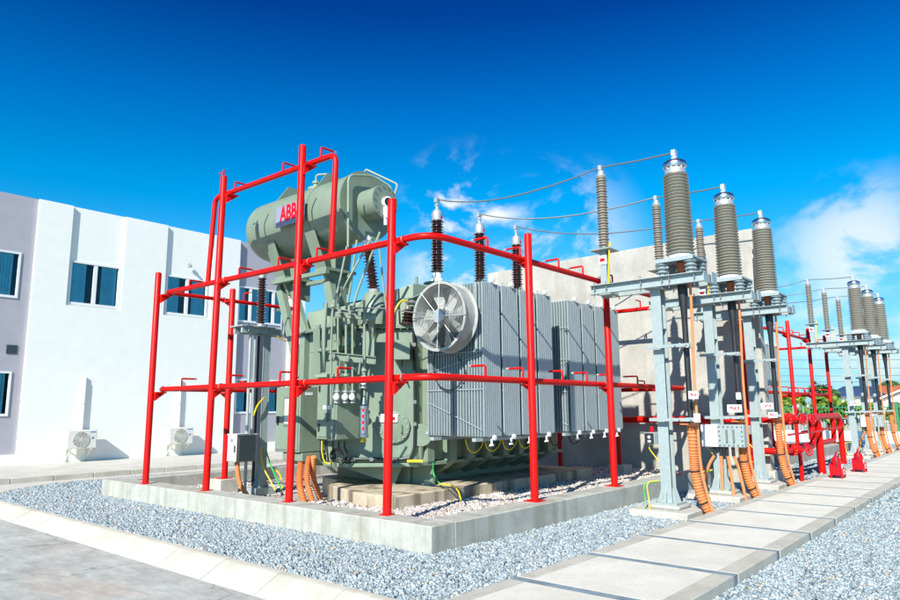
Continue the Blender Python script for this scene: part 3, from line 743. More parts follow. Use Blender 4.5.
t = MB().tube(fillet([(CX+0.12,8.78,CZ+CR_-0.02),(CX+0.12,8.78,CZ+CR_+0.17),(CX+0.40,8.22,CZ+0.42),(CX+0.30,8.22,CZ+0.16)],0.06),0.018,8); t.build('handrail', M['green_light'], cons)
# lettered plate on the near flank
p0, p1 = at(277.3,228.7,X=7.10), at(305.3,220,X=7.10); q0, q1 = at(277.3,206.7,X=7.10), at(305.3,201.3,X=7.10)
ya, yb = p0.y, p1.y; za, zb = (p0.z+p1.z)/2-0.0, (q0.z+q1.z)/2
t = MB().box(7.06,7.085,yb,ya,za,zb); plate = t.build('sign_plate', M['plate'], cons, bevel=0.004)
t = MB()
for y in (ya-0.15,yb+0.15): t.box(7.085,7.23,y-0.02,y+0.02,CZ-0.05,CZ+0.05)
t.build('plate_bracket', M['green'], plate)
W_ = ya-yb
text('sign_lettering', 'ABB', 0.40, (7.057,(ya+yb)/2+0.045*W_,za+(zb-za)*0.56), (0,-1,0), (0,0,1), M['letter'], plate, 0.003, 0.012, width=W_*0.60)
t = MB()
for kz in range(2):
    for ky in range(9): t.box(7.0575,7.059,yb+0.14*W_+ky*0.08*W_,yb+0.14*W_+ky*0.08*W_+0.055*W_,za+0.07-kz*0.035,za+0.088-kz*0.035)
t.build('small_print', M['greytext'], plate)
# saddles and the bracket arms that carry the drum off the tank
for y in (10.78, 9.55):
    pts = [(CX-0.5,y,CZ-0.26)]+[(CX+CR_*1.0*math.cos(a),y,CZ+CR_*1.0*math.sin(a)) for a in np.linspace(R(208),R(332),10)]+[(CX+0.46,y,4.20),(CX-0.20,y,4.20)]
    t = MB().prism(pts,(0,0.03,0)); t.box(CX-0.22,CX+0.5,y-0.14,y+0.17,4.15,4.20); t.prism([(CX-0.50,y-0.13,CZ-0.36),(CX-0.22,y-0.13,4.20),(CX-0.22,y+0.16,4.20),(CX-0.50,y+0.16,CZ-0.36)],(0.015,0,0))
    t.prism([(CX+0.0,y-0.13,CZ-0.58),(CX+0.0,y+0.16,CZ-0.58),(CX+0.0,y+0.16,4.20),(CX+0.0,y-0.13,4.20)],(0.015,0,0))
    sd = t.build('saddle', M['green'], cons)
    t = MB()
    t.prism([(CX-0.18,y-0.02,4.15),(CX+0.48,y-0.02,4.15),(CX+0.48,y-0.02,3.78),(CX-0.02,y-0.02,3.84)],(0,0.06,0))
    if y > 10:
        t.bar((CX-0.02,y+0.30,4.08),(7.62,10.15,2.25),0.16,0.13,(1,0,0)); t.bar((CX+0.05,y-0.02,4.05),(7.62,10.05,3.05),0.14,0.10,(1,0,0)); t.bar((7.62,10.08,1.95),(7.62,10.08,3.0),0.14,0.12,(1,0,0))
    else:
        t.bar((CX+0.0,y+0.05,4.0),(7.64,9.12,2.85),0.18,0.14,(1,0,0)); t.bar((7.64,9.1,1.95),(7.64,9.1,3.1),0.14,0.12,(1,0,0)); t.bar((CX+0.3,y+0.05,4.0),(CX+0.3,y+0.05,3.05),0.16,0.14,(1,0,0))
    t.build('bracket_arm', M['green'], tr, bevel=0.006)
for b_ in ((CX-0.24,CX-0.14,9.4,11.05,4.07,4.145),(CX+0.3,CX+0.4,9.4,11.05,4.07,4.145),(7.55,7.66,8.70,9.7,3.06,3.16),(7.55,7.66,8.70,9.7,2.20,2.30),(7.45,7.66,8.70,9.7,2.66,2.72)):
    MB().box(*b_).build('tie_beam', M['green'], tr, bevel=0.006)
# pipework between the drum and the tank, in front of the chamfer
pipes = [([(347,246),(338,290),(333,305),(331,345),(331,405)],10.95,0.017), ([(372,237),(345,285),(338,300),(338,400)],11.0,0.017),
         ([(357,240),(350,290),(346,310),(346,400)],11.05,0.020), ([(380,232),(358,290),(352.5,308),(352.5,400)],11.1,0.020), ([(364,300),(364.5,330),(364.5,396)],11.0,0.020),
         ([(378,236),(384,290),(388,322)],11.4,0.017), ([(352,308),(380,308),(425,314)],10.9,0.010), ([(326,303),(324,330),(323,372)],10.9,0.035)]
for pts, D, r_ in pipes:
    P = [at(x,y,D=D) for x,y in pts]; P = fillet(P,0.09)
    t = MB().tube(P, r_, 10)
    t.build('oil_pipe', M['green_light'] if r_ > 0.015 else M['boxgrey'], tr)
for px, py, D in ((337,397,11.0),(345.5,397,11.05),(352.5,397,11.1),(364,382,11.0)):
    q = at(px,py,D=D); s_ = 0.05
    t = MB().lathe([(0.055,-0.10),(0.055,-0.08),(0.03,-0.075),(0.045,-0.03),(0.045,0.03),(0.03,0.075),(0.055,0.08),(0.055,0.10)], q,(0,0,1),12).lathe([(0.05,0.0),(0.05,0.025)],q+cn*0.08,cn,10).cyl(q,q+cn*0.09,0.018)
    t.build('pipe_valve', M['alu'], tr)
for px, py, D in ((333,306,10.95),(352.5,305,11.1),(364.3,370,11.0),(346,375,11.05)):
    MB().lathe([(0.045,-0.02),(0.045,0.02)], at(px,py,D=D),(0,0,1),12).build('pipe_flange', M['green_light'], tr)
# beams, brackets and panels crowding the tank end behind the pipes
for y_ in (312, 356):
    t = MB(); a, b = at(327,y_,D=11.0), at(376,y_+(6 if y_ < 330 else 5),D=11.05); t.bar(a,b,0.05,0.12)
    t.bar(a+Vector((0,0,0.06)),b+Vector((0,0,0.06)),0.13,0.015)
    t.build('channel_beam', M['green'], tr, bevel=0.004)
t = MB()
for px in (335,350,368): t.prism([at(px,318,D=11.1), at(px+6,318,D=11.1), at(px+5,345,D=11.2), at(px+2,352,D=11.2)], cn*-0.2)
t.build('gusset', M['green'], tr)
t = MB().obox(at(369.5,345,D=11.3), cu*0.10, Vector((0,0,0.27)), cn*0.14); t.build('relay_box', M['green'], tr, bevel=0.008)
t = MB().bar(at(317,328,D=11.9), at(318,395,D=11.9), 0.12, 0.10, cn); t.build('bracket_post', M['green'], tr, bevel=0.006)
for px, py, D in ((340,312,10.9),(350,313,10.9),(360,314,10.9),(334,356,10.9),(348,358,10.9),(362,360,10.9),(325,320,11.0),(329,332,11.0)):
    MB().obox(at(px,py,D=D), cu*0.024, Vector((0,0,0.035)), cn*0.05).build('cable_cleat', M['boxgrey'], tr)
# silica gel breather
s0 = at(363.5,438,D=11.0); z1_ = at(363.5,406,D=11.0).z
t = MB().lathe([(0.06,0),(0.085,0.02),(0.085,0.06),(0.075,0.07),(0.075,z1_-s0.z-0.05),(0.085,z1_-s0.z-0.04),(0.085,z1_-s0.z),(0.04,z1_-s0.z+0.03),(0.02,z1_-s0.z+0.14)], s0,(0,0,1),20); br = t.build('silica_breather', M['chrome'], tr)
t = MB()
for i in range(4): t.obox(s0+cn*0.076+Vector((0,0,0.15+i*0.10)), cu*0.016, Vector((0,0,0.028)), cn*0.004)
t.build('gel_window', M['letter'], br)
t = MB().lathe([(0.05,0),(0.05,0.03),(0.03,0.06)], s0+Vector((0,0,-0.06)),(0,0,1),14); t.build('oil_cup', M['yellow'], br)

# control cabinets
t = MB().box(7.10,7.66,9.47,10.16,0.94,2.05); cab = t.build('control_cabinet', M['green'], tr, bevel=0.015)
t = MB().box(7.085,7.098,9.50,10.13,0.98,2.01); t.build('cabinet_door', M['green'], cab, bevel=0.005)
wy0, wy1 = 9.60, 9.90
t = MB().box(7.070,7.083,wy0,wy1,1.38,1.88); wd = t.build('gauge_window', M['boxgrey'], cab, bevel=0.004)
t = MB().box(7.0665,7.0695,wy0+0.04,wy1-0.04,1.42,1.84); t.build('window_panel', M['boxbeige'], wd)
t = MB()
for i in range(6): t.lathe([(0.013,0),(0.013,0.006)], (7.0662,wy0+0.12,1.48+i*0.06),(-1,0,0),10)
t.build('indicator_row', M['yellow'], wd)
t = MB().box(7.06,7.083,10.04,10.07,1.40,1.55); t.build('handle', M['black_band'], cab)
t = MB().box(7.2,7.36,9.464,9.468,1.90,1.95); t.build('name_plate', M['signwhite'], cab)
t = MB().prism([(7.15,9.44,0.93),(7.15,9.44,0.80),(7.62,9.44,0.72),(7.62,9.44,0.93)],(0,0.55,0)); t.build('cable_gland_box', M['green'], cab, bevel=0.008)
t = MB().box(7.20,7.72,8.63,9.14,1.17,2.18); cab2 = t.build('valve_cabinet', M['green'], tr, bevel=0.012)
t = MB().box(7.16,7.76,8.59,9.18,2.182,2.24); t.build('cabinet_roof', M['green_light'], cab2, bevel=0.01)
t = MB().box(7.187,7.198,8.67,9.10,1.21,2.14); t.build('cabinet_door', M['green'], cab2, bevel=0.004)
t = MB().box(7.165,7.185,9.04,9.065,1.30,1.42).box(7.165,7.185,9.04,9.065,1.95,2.05); t.build('handle', M['black_band'], cab2)
t = MB().box(7.180,7.186,8.76,8.84,1.66,1.72).box(7.180,7.186,8.88,8.96,1.66,1.72); t.build('label_plate', M['signwhite'], cab2)
t = MB().box(7.15,7.185,8.82,8.89,1.46,1.60); t.build('padlock_box', M['boxgrey'], cab2)
t = MB()
for i, px in enumerate((321,327,333,339,345)):
    a = at(px,441,D=11.2); t.tube(curve([a,a+Vector((0,0.0,-0.12)),a+cu*0.02*i+Vector((0,0,-0.25)),a+cu*0.03+Vector((0.0,0,-0.33))],5),0.016,6)
a = at(336,452,D=11.1)
for i in range(8): t.torus(a+cu*(0.018*math.sin(i*2.3)+0.02)+cn*(0.012*i)+Vector((0,0,-0.05+0.02*math.cos(i*1.7))), cn+cu*0.25*math.sin(i*1.1)+Vector((0,0,0.2*math.cos(i))), 0.085+0.012*math.sin(i*3.1), 0.010, 20, 5)
t.build('cable_bundle', M['black'], tr)
t = MB().tube(curve([at(322,441,D=11.1),at(322,452,D=11.1),at(325,462,D=11.1),at(331,463,D=11.1),at(333,455,D=11.1)],6),0.012,6); t.build('yellow_lead', M['yellow'], tr)

# a second transformer in the next bay: only its radiator stack and tank show past the wall
tr2 = thing('transformer', 'far grey radiator stack and green tank, mostly behind the tall concrete wall', 'transformer', (10.4+OFFX, 9.0, 0.37), 'power transformers')
c_ = tank.copy(); COL.objects.link(c_); c_.parent = tr2
for ch_ in tank.children:
    e = ch_.copy(); COL.objects.link(e); e.parent = c_
for i in range(4):
    c_ = copy_tree(rad0, tr2); c_.location = Vector(rad0.location)+Vector((0.525*i-0.1,0,0))
c_ = MB().zprism([(x+OFFX,y) for x,y in BASE],0.0,0.70).build('base_skirt', M['green'], tr2)

# conduits from the cabinet into the gravel
for i, (px0,px1,py1,lab) in enumerate(((302,304,501,'leftmost ribbed orange conduit below the green control cabinet'),(308.5,313,501,'middle ribbed orange conduit below the green control cabinet'),(313.5,320.5,496,'rightmost ribbed orange conduit below the green control cabinet'))):
    a = at(px0,460,X=7.24+0.05*i); b = at(px1,py1+3,Z=0.12); m_ = a*0.45+b*0.55+Vector((0.0,0.015,0))
    P = curve([a+Vector((0,0,0.06)),a*0.8+b*0.2+Vector((-0.02,0.03,0)),m_+Vector((-0.03,0.04,0)),b],18); r_ = 0.066 if i == 0 else 0.054
    t = MB().tube(P, r_, 12, rf=lambda j, r_=r_: r_*(1.0 if j % 2 else 0.72))
    o = t.build('conduit', M['orange']); tag(o, lab, 'conduit', 'orange conduits below the cabinet')

# ------------------------------------------------------------------ RED SPRAY PIPE FRAME
def frame(full=True):
    fr = thing('fire_pipe_frame', 'red water spray pipe frame on posts around the near transformer', 'pipe frame', (10.0, 9.0, 0.0), 'red spray pipe frames')
    PX, PY_ = 6.22, 5.68
    posts = [((6.07,12.71),BH,4.33),((6.20,10.80),BH,5.88),((PX,8.50),BH,5.85),((6.24,6.45),BH,4.52),((8.47,PY_),BH,4.33),((10.90,PY_-0.02),BH,4.28),((13.42,PY_),BH,4.24),
             ((7.40,12.22),0.34,4.12),((11.0,12.2),0.2,4.25),((14.9,9.2),0.2,4.2)]
    for (x,y),z0,z1 in posts:
        lean = 0.0095 if x < 6.3 and y < 12 else 0.0
        t = MB().lathe([(0.058,z0),(0.058,z1-0.03),(0.045,z1-0.008),(0.0,z1)],(x-0.65*lean*z0,y+0.76*lean*z0,0),(0.65*lean,-0.76*lean,1),20)
        p = t.build('post', M['red'], fr)
        e = 0.12 if y < 6 or y > 12 and x > 7 else 0.075
        t = MB().box(x-e,x+e,y-e,y+e,z0,z0+0.012); t.build('base_plate', M['red'], p)
    t = MB().cyl((PX,10.75,5.86),(PX,10.75,5.98),0.018,n=8).cyl((PX,10.75,5.93),(PX-0.02,10.88,5.93),0.01,n=6); t.build('end_nipple', M['red'], fr)
    RX, RY = 6.345, 5.80; r_ = 0.047
    for z in (3.93, 2.06):
        P = fillet([(9.35,12.62 if z > 3 else 12.66,z),(RX,12.58,z)],0.1) 
        t = MB().tube([(9.35,12.60,z),(RX-0.13,12.60,z)], r_*0.82, 14); t.build('rail', M['red'], fr)
        P = fillet([(RX-0.13,12.60,z),(RX-0.01,8.4,z),(RX,RY,z),(14.78,RY,z),(14.78,11.6,z)],0.36,8)
        t = MB().tube(P, r_, 16); t.build('rail', M['red'], fr)
        for (x,y,dx,dy) in ((6.215,12.60,1,0),(6.28,10.66,1,0),(6.345,8.37,1,0),(6.345,6.32,1,0),(8.59,RY,0,1),(11.02,RY,0,1),(13.54,RY,0,1),(7.5,12.6,0,-1)):
            if dx: b = MB().prism([(x-0.125,y+0.03,z-0.05),(x+0.06,y+0.03,z-0.05),(x+0.06,y+0.03,z-0.08),(x-0.125,y+0.03,z-0.22)],(0,-0.05,0)).box(x-0.125,x+0.07,y-0.08,y+0.06,z-0.075,z-0.05)
            else: b = MB().prism([(x-0.03,PY_ if dy > 0 else 12.25,z-0.05),(x-0.03,y+0.06*dy,z-0.05),(x-0.03,y+0.06*dy,z-0.08),(x-0.03,PY_ if dy > 0 else 12.25,z-0.22)],(-0.05,0,0)).box(x-0.15,x+0.01,min(y+0.07*dy,PY_ if dy > 0 else 12.25),max(y+0.07*dy,PY_ if dy > 0 else 12.25),z-0.075,z-0.05)
            bk = b.build('bracket', M['red'], fr)
            u = MB().torus((x+(0 if dx else -0.06),y+(-0.05 if dx else 0),z),(0,1,0) if dx else (1,0,0),0.052,0.009,14,6); u.build('pipe_clamp', M['boxgrey'], bk)
    # raised loop over the conservator
    yl, yr, zt = 11.17, 7.80, 5.55
    t = MB().tube(fillet([(RX-0.09,yl,3.93),(RX-0.05,yl-0.04,zt),(RX+0.03,yr-0.03,zt),(RX,yr,3.93)],0.16,8), 0.045, 16); t.build('rail_loop', M['red'], fr)
    for y in (10.62, 8.37):
        b = MB().prism([(PX,y+0.03,zt-0.05),(RX+0.06,y+0.03,zt-0.05),(RX+0.06,y+0.03,zt-0.08),(PX,y+0.03,zt-0.22)],(0,-0.05,0)).box(PX,RX+0.07,y-0.08,y+0.06,zt-0.075,zt-0.05); b.build('bracket', M['red'], fr)
    # spray nozzles: short risers turned in towards the transformer
    nz = [(RX,y,z,1,0) for z, ys in ((3.93,(12.0,10.3,9.15,8.15)),(2.06,(12.1,10.45,9.0,7.6))) for y in ys]
    nz += [(x,RY,z,0,1) for z, xs in ((3.93,(7.6,8.42,9.55,10.35,11.45,12.4,13.8)),(2.06,(7.5,8.42,9.55,10.35,11.25,12.3,13.8))) for x in xs]
    nz += [(RX,y,zt,1,0) for y in (10.55,9.1,8.1)]
    nz += [(14.78,y,z,-1,0) for z in (3.93,2.06) for y in (6.8,8.2,9.6)]
    nz += [(x,12.60,z,0,-1) for z in (3.93,2.06) for x in (7.9,8.9)]
    for x,y,z,dx,dy in nz:
        h = 0.19
        t = MB().tube(fillet([(x,y,z+0.03),(x,y,z+h),(x+dx*0.25,y+dy*0.25,z+h)],0.03,3),0.017,8); n_ = t.build('nozzle', M['red'], fr)
        t = MB().cyl((x+dx*0.25,y+dy*0.25,z+h),(x+dx*0.30,y+dy*0.30,z+h),0.019,n=8); t.build('nozzle_tip', M['alu'], n_)
    return fr
fr = frame()
dup(fr, (OFFX,0,0), 'red water spray pipe frame in the far bay beyond the tall concrete wall')
# concrete blocks under inner posts
for (x,y,z1,lab) in ((7.40,12.22,0.34,'small pale concrete block under the rear red post, inside the low wall'),(14.55,7.4,0.36,'small concrete block at the foot of the tall grey wall')):
    o = MB().box(x-0.2,x+0.2,y-0.2,y+0.2,0.0,z1).build('concrete_block', M['block'], bevel=0.012); tag(o, lab, 'concrete block')
t = MB().tube(fillet([(14.55,7.4,0.36),(14.55,7.4,1.3)],0.1),0.05,14); o = t.build('riser_pipe', M['red']); tag(o, 'short red riser pipe standing on a block under the radiators', 'pipe')
# supply main along the fire wall
t = MB().tube([(15.42,9.6,1.36),(15.42,4.9,1.37)],0.078,18); o = t.build('supply_main', M['red'])
tag(o, 'thick horizontal red supply main running along the tall grey wall', 'pipe')
# red riser in front of the wall end
t = MB().tube(fillet([(15.25,4.72,-0.02),(15.25,4.72,3.52)],0.1),0.05,16); o = t.build('riser_pipe', M['red']); tag(o, 'tall red riser pipe in front of the free end of the grey wall', 'pipe')
t = MB().tube([(14.62,5.1,-0.02),(14.62,5.1,3.95)],0.05,16); o = t.build('riser_pipe', M['red']); tag(o, 'tall red riser pipe behind the middle cable tower', 'pipe')

# ------------------------------------------------------------------ VALVE STATIONS
def handwheel(mb, c, axis, r_):
    ax = Vector(axis).normalized(); mb.torus(c, ax, r_, 0.013, 20, 6)
    a = ax.cross(Vector((0,0,1)));
    if a.length < 1e-3: a = Vector((1,0,0))
    a.normalize(); b = ax.cross(a)
    for i in range(4):
        t_ = i*PI/4; d = a*math.cos(t_)+b*math.sin(t_); mb.cyl(Vector(c)-d*r_, Vector(c)+d*r_, 0.008, n=5)
def station(label, x0, y0, y, xl, xk, valves):
    """pipework that leaves the wall at (x0, y0), turns along the yard at y and drops into the gravel at xl"""
    st = thing('valve_station', label, 'pipework', (xl,y,0), 'red valve stations')
    zt, zb = 1.38, 0.72; r_ = 0.078
    t = MB().tube(fillet([(x0,y0,zt),(x0,y,zt),(xl,y,zt),(xl,y,-0.05)],0.36,8), r_, 18); t.build('delivery_pipe', M['red'], st)
    t = MB().tube(fillet([(x0,y0-0.02,zt),(x0,y0-0.02,zb),(x0,y+0.0,zb),(xk,y,zb),(xk,y,zt)],0.2,8), r_*0.86, 18); t.build('bypass_pipe', M['red'], st)
    t = MB().tube([(xl+0.26,y+0.03,-0.05),(xl+0.26,y+0.03,1.04)],0.055,14); t.build('drain_leg', M['red'], st)
    t = MB().tube([(x0+0.1,y-0.09,1.06),(xl-0.03,y-0.09,1.06)],0.024,10); t.build('trim_pipe', M['red'], st)
    for x, z in valves:
        yy = y
        t = MB()
        for s_ in (-0.15,-0.12,0.12,0.15): t.lathe([(0.125,-0.011),(0.125,0.011)],(x+s_,yy,z),(1,0,0),20)
        t.lathe([(0.085,-0.12),(0.115,-0.05),(0.115,0.05),(0.085,0.12)],(x,yy,z),(1,0,0),20).cyl((x,yy,z),(x,yy-0.18,z),0.045,n=12).lathe([(0.07,0.12),(0.07,0.15)],(x,yy,z),(0,-1,0),14)
        v = t.build('gate_valve', M['red'], st)
        t = MB(); handwheel(t,(x,yy-0.30,z-0.02),(-0.4,-1,0),0.10); t.cyl((x,yy-0.30,z-0.01),(x,yy-0.16,z),0.018,n=8); t.build('handwheel', M['red_dark'], v)
        t = MB()
        for i in range(8):
            a = 2*PI*i/8
            for s_ in (-0.17,0.17): t.cyl((x+s_-0.012,yy+0.10*math.cos(a),z+0.10*math.sin(a)),(x+s_+0.012,yy+0.10*math.cos(a),z+0.10*math.sin(a)),0.012,n=6)
        t.build('flange_bolts', M['boxgrey'], v)
    xg = valves[0][0]+0.45
    t = MB().lathe([(0.0,0),(0.07,0.0),(0.07,0.04),(0.0,0.045)],(xg,y-0.10,zt+0.26),(0,-1,0),18).cyl((xg,y,zt),(xg,y,zt+0.28),0.013,n=8); t.build('pressure_gauge', M['alu'], st)
    if len(valves) > 1: t = MB().tube(fillet([(xg-0.3,y-0.1,zt),(xg-0.3,y-0.2,zt+0.12),(xg+0.3,y-0.2,zt+0.12),(xg+0.3,y-0.2,zb+0.2)],0.05,4),0.011,8); t.build('sensing_pipe', M['boxgrey'], st)
    for x in ((x0+0.5*(xk-x0)),): MB().cyl((x,y,-0.05),(x,y,zb-0.06),0.045,n=12).build('pipe_stand', M['red'], st)
    return st
station('nearer red valve station of looped pipes beside the grey wall end', 15.42, 4.9, 4.10, 18.55, 17.9, ((15.95,1.38),(16.75,1.38),(16.2,0.72)))
station('farther red valve station of looped pipes behind the fire extinguishers', 17.4, 4.9, 4.32, 22.1, 21.2, ((17.75,1.38),))

# ------------------------------------------------------------------ CABLE TOWERS
TX, TYC, TYT, TYA = 10.45, 4.50, 4.08, 5.42
ZB = 3.72
def tower():
    x = TX
    tw = thing('cable_tower', 'x', 'steel tower', (x,TYC,0), 'galvanised cable towers')
    t = MB().box(x-0.48,x+0.48,TYC-0.46,TYC+0.46,-0.05,0.11); t.build('concrete_pad', M['block'], tw, bevel=0.02)
    t = MB().box(x-0.25,x+0.25,TYC-0.25,TYC+0.25,0.11,0.17); t.build('grout_bed', M['grout'], tw, bevel=0.02)
    t = MB().box(x-0.20,x+0.20,TYC-0.20,TYC+0.20,0.17,0.195)
    for sx in (-1,1):
        for sy in (-1,1): t.cyl((x+0.165*sx,TYC+0.165*sy,0.195),(x+0.165*sx,TYC+0.165*sy,0.25),0.016,n=6)
    t.build('base_plate', M['galv'], tw)
    t = MB().box(x-0.095,x-0.082,TYC-0.085,TYC+0.085,0.195,ZB-0.17).box(x+0.082,x+0.095,TYC-0.085,TYC+0.085,0.195,ZB-0.17).box(x-0.082,x+0.082,TYC-0.006,TYC+0.006,0.195,ZB-0.17)
    for z in (2.9,): t.box(x-0.082,x+0.082,TYC-0.082,TYC-0.007,z,z+0.01)
    for sx in (-1,1):
        t.prism([(x+0.095*sx,TYC-0.010,0.195),(x+0.17*sx,TYC-0.010,0.195),(x+0.095*sx,TYC-0.010,0.45)],(0,0.020,0))
        t.prism([(x+0.07*sx,TYC-0.085,0.195),(x+0.07*sx,TYC-0.16,0.195),(x+0.07*sx,TYC-0.085,0.42)],(0.012,0,0)); t.prism([(x+0.07*sx,TYC+0.085,0.195),(x+0.07*sx,TYC+0.16,0.195),(x+0.07*sx,TYC+0.085,0.42)],(0.012,0,0))
    col_ = t.build('column', M['galv'], tw)
    for z in (0.42,1.0,1.62,2.2,2.75): MB().box(x+0.02,x+0.055,TYC-0.0085,TYC-0.0062,z,z+0.10).build('slot', M['black'], col_)
    t = MB(); y0, y1 = 3.66, 5.60
    for s_ in (-1,1):
        xx = x+0.19*s_
        t.box(xx-0.006,xx+0.006,y0,y1,ZB-0.15,ZB-0.012)
        t.box(min(xx-0.006*s_,xx+0.08*s_),max(xx-0.006*s_,xx+0.08*s_),y0,y1,ZB-0.012,ZB); t.box(min(xx-0.006*s_,xx+0.08*s_),max(xx-0.006*s_,xx+0.08*s_),y0,y1,ZB-0.162,ZB-0.15)
    for y in (y0+0.02,TYC-0.14,TYC+0.14,5.28,5.54): t.box(x-0.184,x+0.184,y-0.006,y+0.006,ZB-0.15,ZB-0.012)
    t.box(x-0.18,x+0.18,TYC-0.15,TYC+0.15,ZB-0.172,ZB-0.163)
    bm_ = t.build('cross_beam', M['galv'], tw)
    t = MB()
    for y in (3.80,4.20,4.32,4.68,5.30,5.52):
        for s_ in (-1,1):
            t = MB(); t.cyl((x+0.19*s_+0.006*s_,y,ZB-0.085),(x+0.225*s_,y,ZB-0.085),0.014,n=6); t.cyl((x+0.235*s_,y,ZB-0.21),(x+0.235*s_,y,ZB+0.05),0.009,n=6); t.build('beam_bolt', M['boxgrey'], bm_)
    MB().box(x-0.26,x-0.02,5.2,5.42,ZB-0.186,ZB-0.164).build('end_plate', M['galv'], bm_); MB().box(x+0.10,x+0.30,3.640,3.652,ZB-0.15,ZB+0.03).build('end_plate', M['galv'], bm_)
    t = MB().box(x-0.06,x-0.048,TYA-0.06,TYA+0.06,ZB,4.345).box(x+0.048,x+0.06,TYA-0.06,TYA+0.06,ZB,4.345).box(x-0.048,x+0.048,TYA-0.005,TYA+0.005,ZB,4.345).box(x-0.26,x+0.26,TYA-0.08,TYA+0.08,ZB,ZB+0.012).box(x-0.19,x+0.19,TYA-0.19,TYA+0.19,4.345,4.36)
    ap = t.build('arrester_post', M['galv'], tw)
    t = MB().box(x-0.075,x-0.062,TYA-0.075,TYA+0.075,4.10,4.26); t.build('notice_plate', M['signwhite'], ap)
    t = MB().box(x-0.0775,x-0.0755,TYA-0.04,TYA+0.055,4.15,4.21); t.build('red_mark', M['letter'], ap)
    for z in (2.60, 1.46):
        t = MB().box(x-0.22,x-0.18,3.95,TYC+0.16,z-0.025,z+0.025).box(x-0.18,x-0.125,TYC-0.10,TYC-0.06,z-0.02,z+0.02); c2 = t.build('clamp_arm', M['galv'], tw)
        t = MB().lathe([(0.105,-0.03),(0.105,0.03)],(x,TYT,z),(0,0,1),14).box(x-0.18,x+0.0,TYT-0.03,TYT+0.03,z-0.02,z+0.02)
        for s_ in (-1,1): t.cyl((x-0.1,TYT+0.09*s_,z),(x-0.28,TYT+0.09*s_,z),0.012,n=6)
        t.build('cable_clamp', M['alu'], c2)
    bx, by, bz = x-0.12, TYC+0.19, 1.17
    t = MB().box(bx-0.10,bx+0.12,by-0.10,by+0.07,bz-0.09,bz+0.09); cb = t.build('surge_counter', M['galv'], tw, bevel=0.006)
    t = MB().box(bx-0.108,bx-0.102,by-0.09,by+0.06,bz-0.08,bz+0.08); cf = t.build('counter_face', M['black'], cb)
    t = MB().lathe([(0.024,0),(0.024,0.004)],(bx-0.109,by-0.015,bz+0.02),(-1,0,0),14).box(bx-0.112,bx-0.109,by-0.04,by+0.01,bz-0.06,bz-0.03); t.build('dial', M['signwhite'], cf)
    t = MB().cyl((bx,by-0.02,bz+0.09),(bx,by-0.02,bz+0.18),0.03,n=10); t.build('red_terminal', M['letter'], cb)
    t = MB().tube(curve([(bx,by+0.02,bz-0.09),(bx-0.02,by+0.03,bz-0.16),(bx+0.02,by-0.02,bz-0.26),(x-0.10,TYC+0.09,bz-0.36)],6),0.009,6); t.build('yellow_lead', M['yellow'], cb)
    t = MB().tube(curve([(x-0.13,TYC+0.12,0.50),(x-0.30,TYC+0.26,0.46),(x-0.34,TYC+0.24,0.2),(x-0.44,TYC+0.22,0.04)],7),0.010,6); t.build('earth_cable', M['earthgreen'], tw)
    t = MB().tube(curve([(x-0.13,TYC+0.10,0.52),(x-0.27,TYC+0.22,0.48),(x-0.30,TYC+0.20,0.25),(x-0.42,TYC+0.12,0.03)],7),0.009,6); t.build('earth_cable', M['yellow'], tw)
    t = MB().tube(curve([(x-0.05,TYA-0.1,4.42),(x-0.12,TYA-0.17,4.44),(x-0.13,TYA-0.15,4.2),(x-0.1,TYA-0.1,ZB+0.02)],7),0.014,6); t.build('yellow_lead', M['yellow'], ap)
    # surge arrester
    ar = thing('surge_arrester', 'x', 'insulator', (x,TYA,4.36), 'slim surge arresters')
    t = MB().lathe(sheds(4.43,5.69,26,0.066,0.098,0.088),(x,TYA,0),(0,0,1),22); t.build('insulator', M['polymer_dark'], ar)
    t = MB().lathe([(0.11,4.362),(0.11,4.39),(0.075,4.40),(0.075,4.43)],(x,TYA,0),(0,0,1),18); t.build('base_cap', M['boxgrey'], ar)
    t = MB().lathe([(0.07,5.69),(0.085,5.71),(0.085,5.73),(0.06,5.75),(0.055,5.80),(0.02,5.81),(0.02,5.88)],(x,TYA,0),(0,0,1),18).box(x-0.045,x+0.045,TYA-0.03,TYA+0.03,5.82,5.905).box(x-0.03,x+0.03,TYA-0.045,TYA+0.045,5.77,5.80); t.build('top_clamp', M['alu'], ar)
    # cable termination with its cable
    te = thing('cable_termination', 'x', 'insulator', (x,TYT,ZB), 'big grey cable terminations')
    t = MB().lathe([(r_*(1.03-0.13*(z-4.06)/1.36), z) for r_, z in sheds(4.06,5.42,25,0.165,0.222)],(x,TYT,0),(0,0,1),36); t.build('insulator', M['polymer'], te)
    t = MB().lathe([(0.22,3.985),(0.22,4.005),(0.17,4.01),(0.185,4.06)],(x,TYT,0),(0,0,1),30)
    for i in range(12):
        a = 2*PI*i/12; t.cyl((x+0.20*math.cos(a),TYT+0.20*math.sin(a),3.99),(x+0.20*math.cos(a),TYT+0.20*math.sin(a),4.045),0.014,n=6)
    t.build('bottom_flange', M['white_enamel'], te)
    t = MB().lathe([(0.165,5.42),(0.165,5.50),(0.15,5.52)],(x,TYT,0),(0,0,1),30)
    for i in range(12):
        a = 2*PI*i/12; t.cyl((x+0.16*math.cos(a),TYT+0.16*math.sin(a),5.505),(x+0.16*math.cos(a),TYT+0.16*math.sin(a),5.55),0.013,n=6)
    t.build('top_flange', M['alu'], te)
    t = MB().lathe([(0.15,5.525),(0.185,5.54),(0.193,5.58),(0.18,5.62),(0.13,5.655),(0.05,5.665)],(x,TYT,0),(0,0,1),32); t.build('corona_ring', M['chrome'], te)
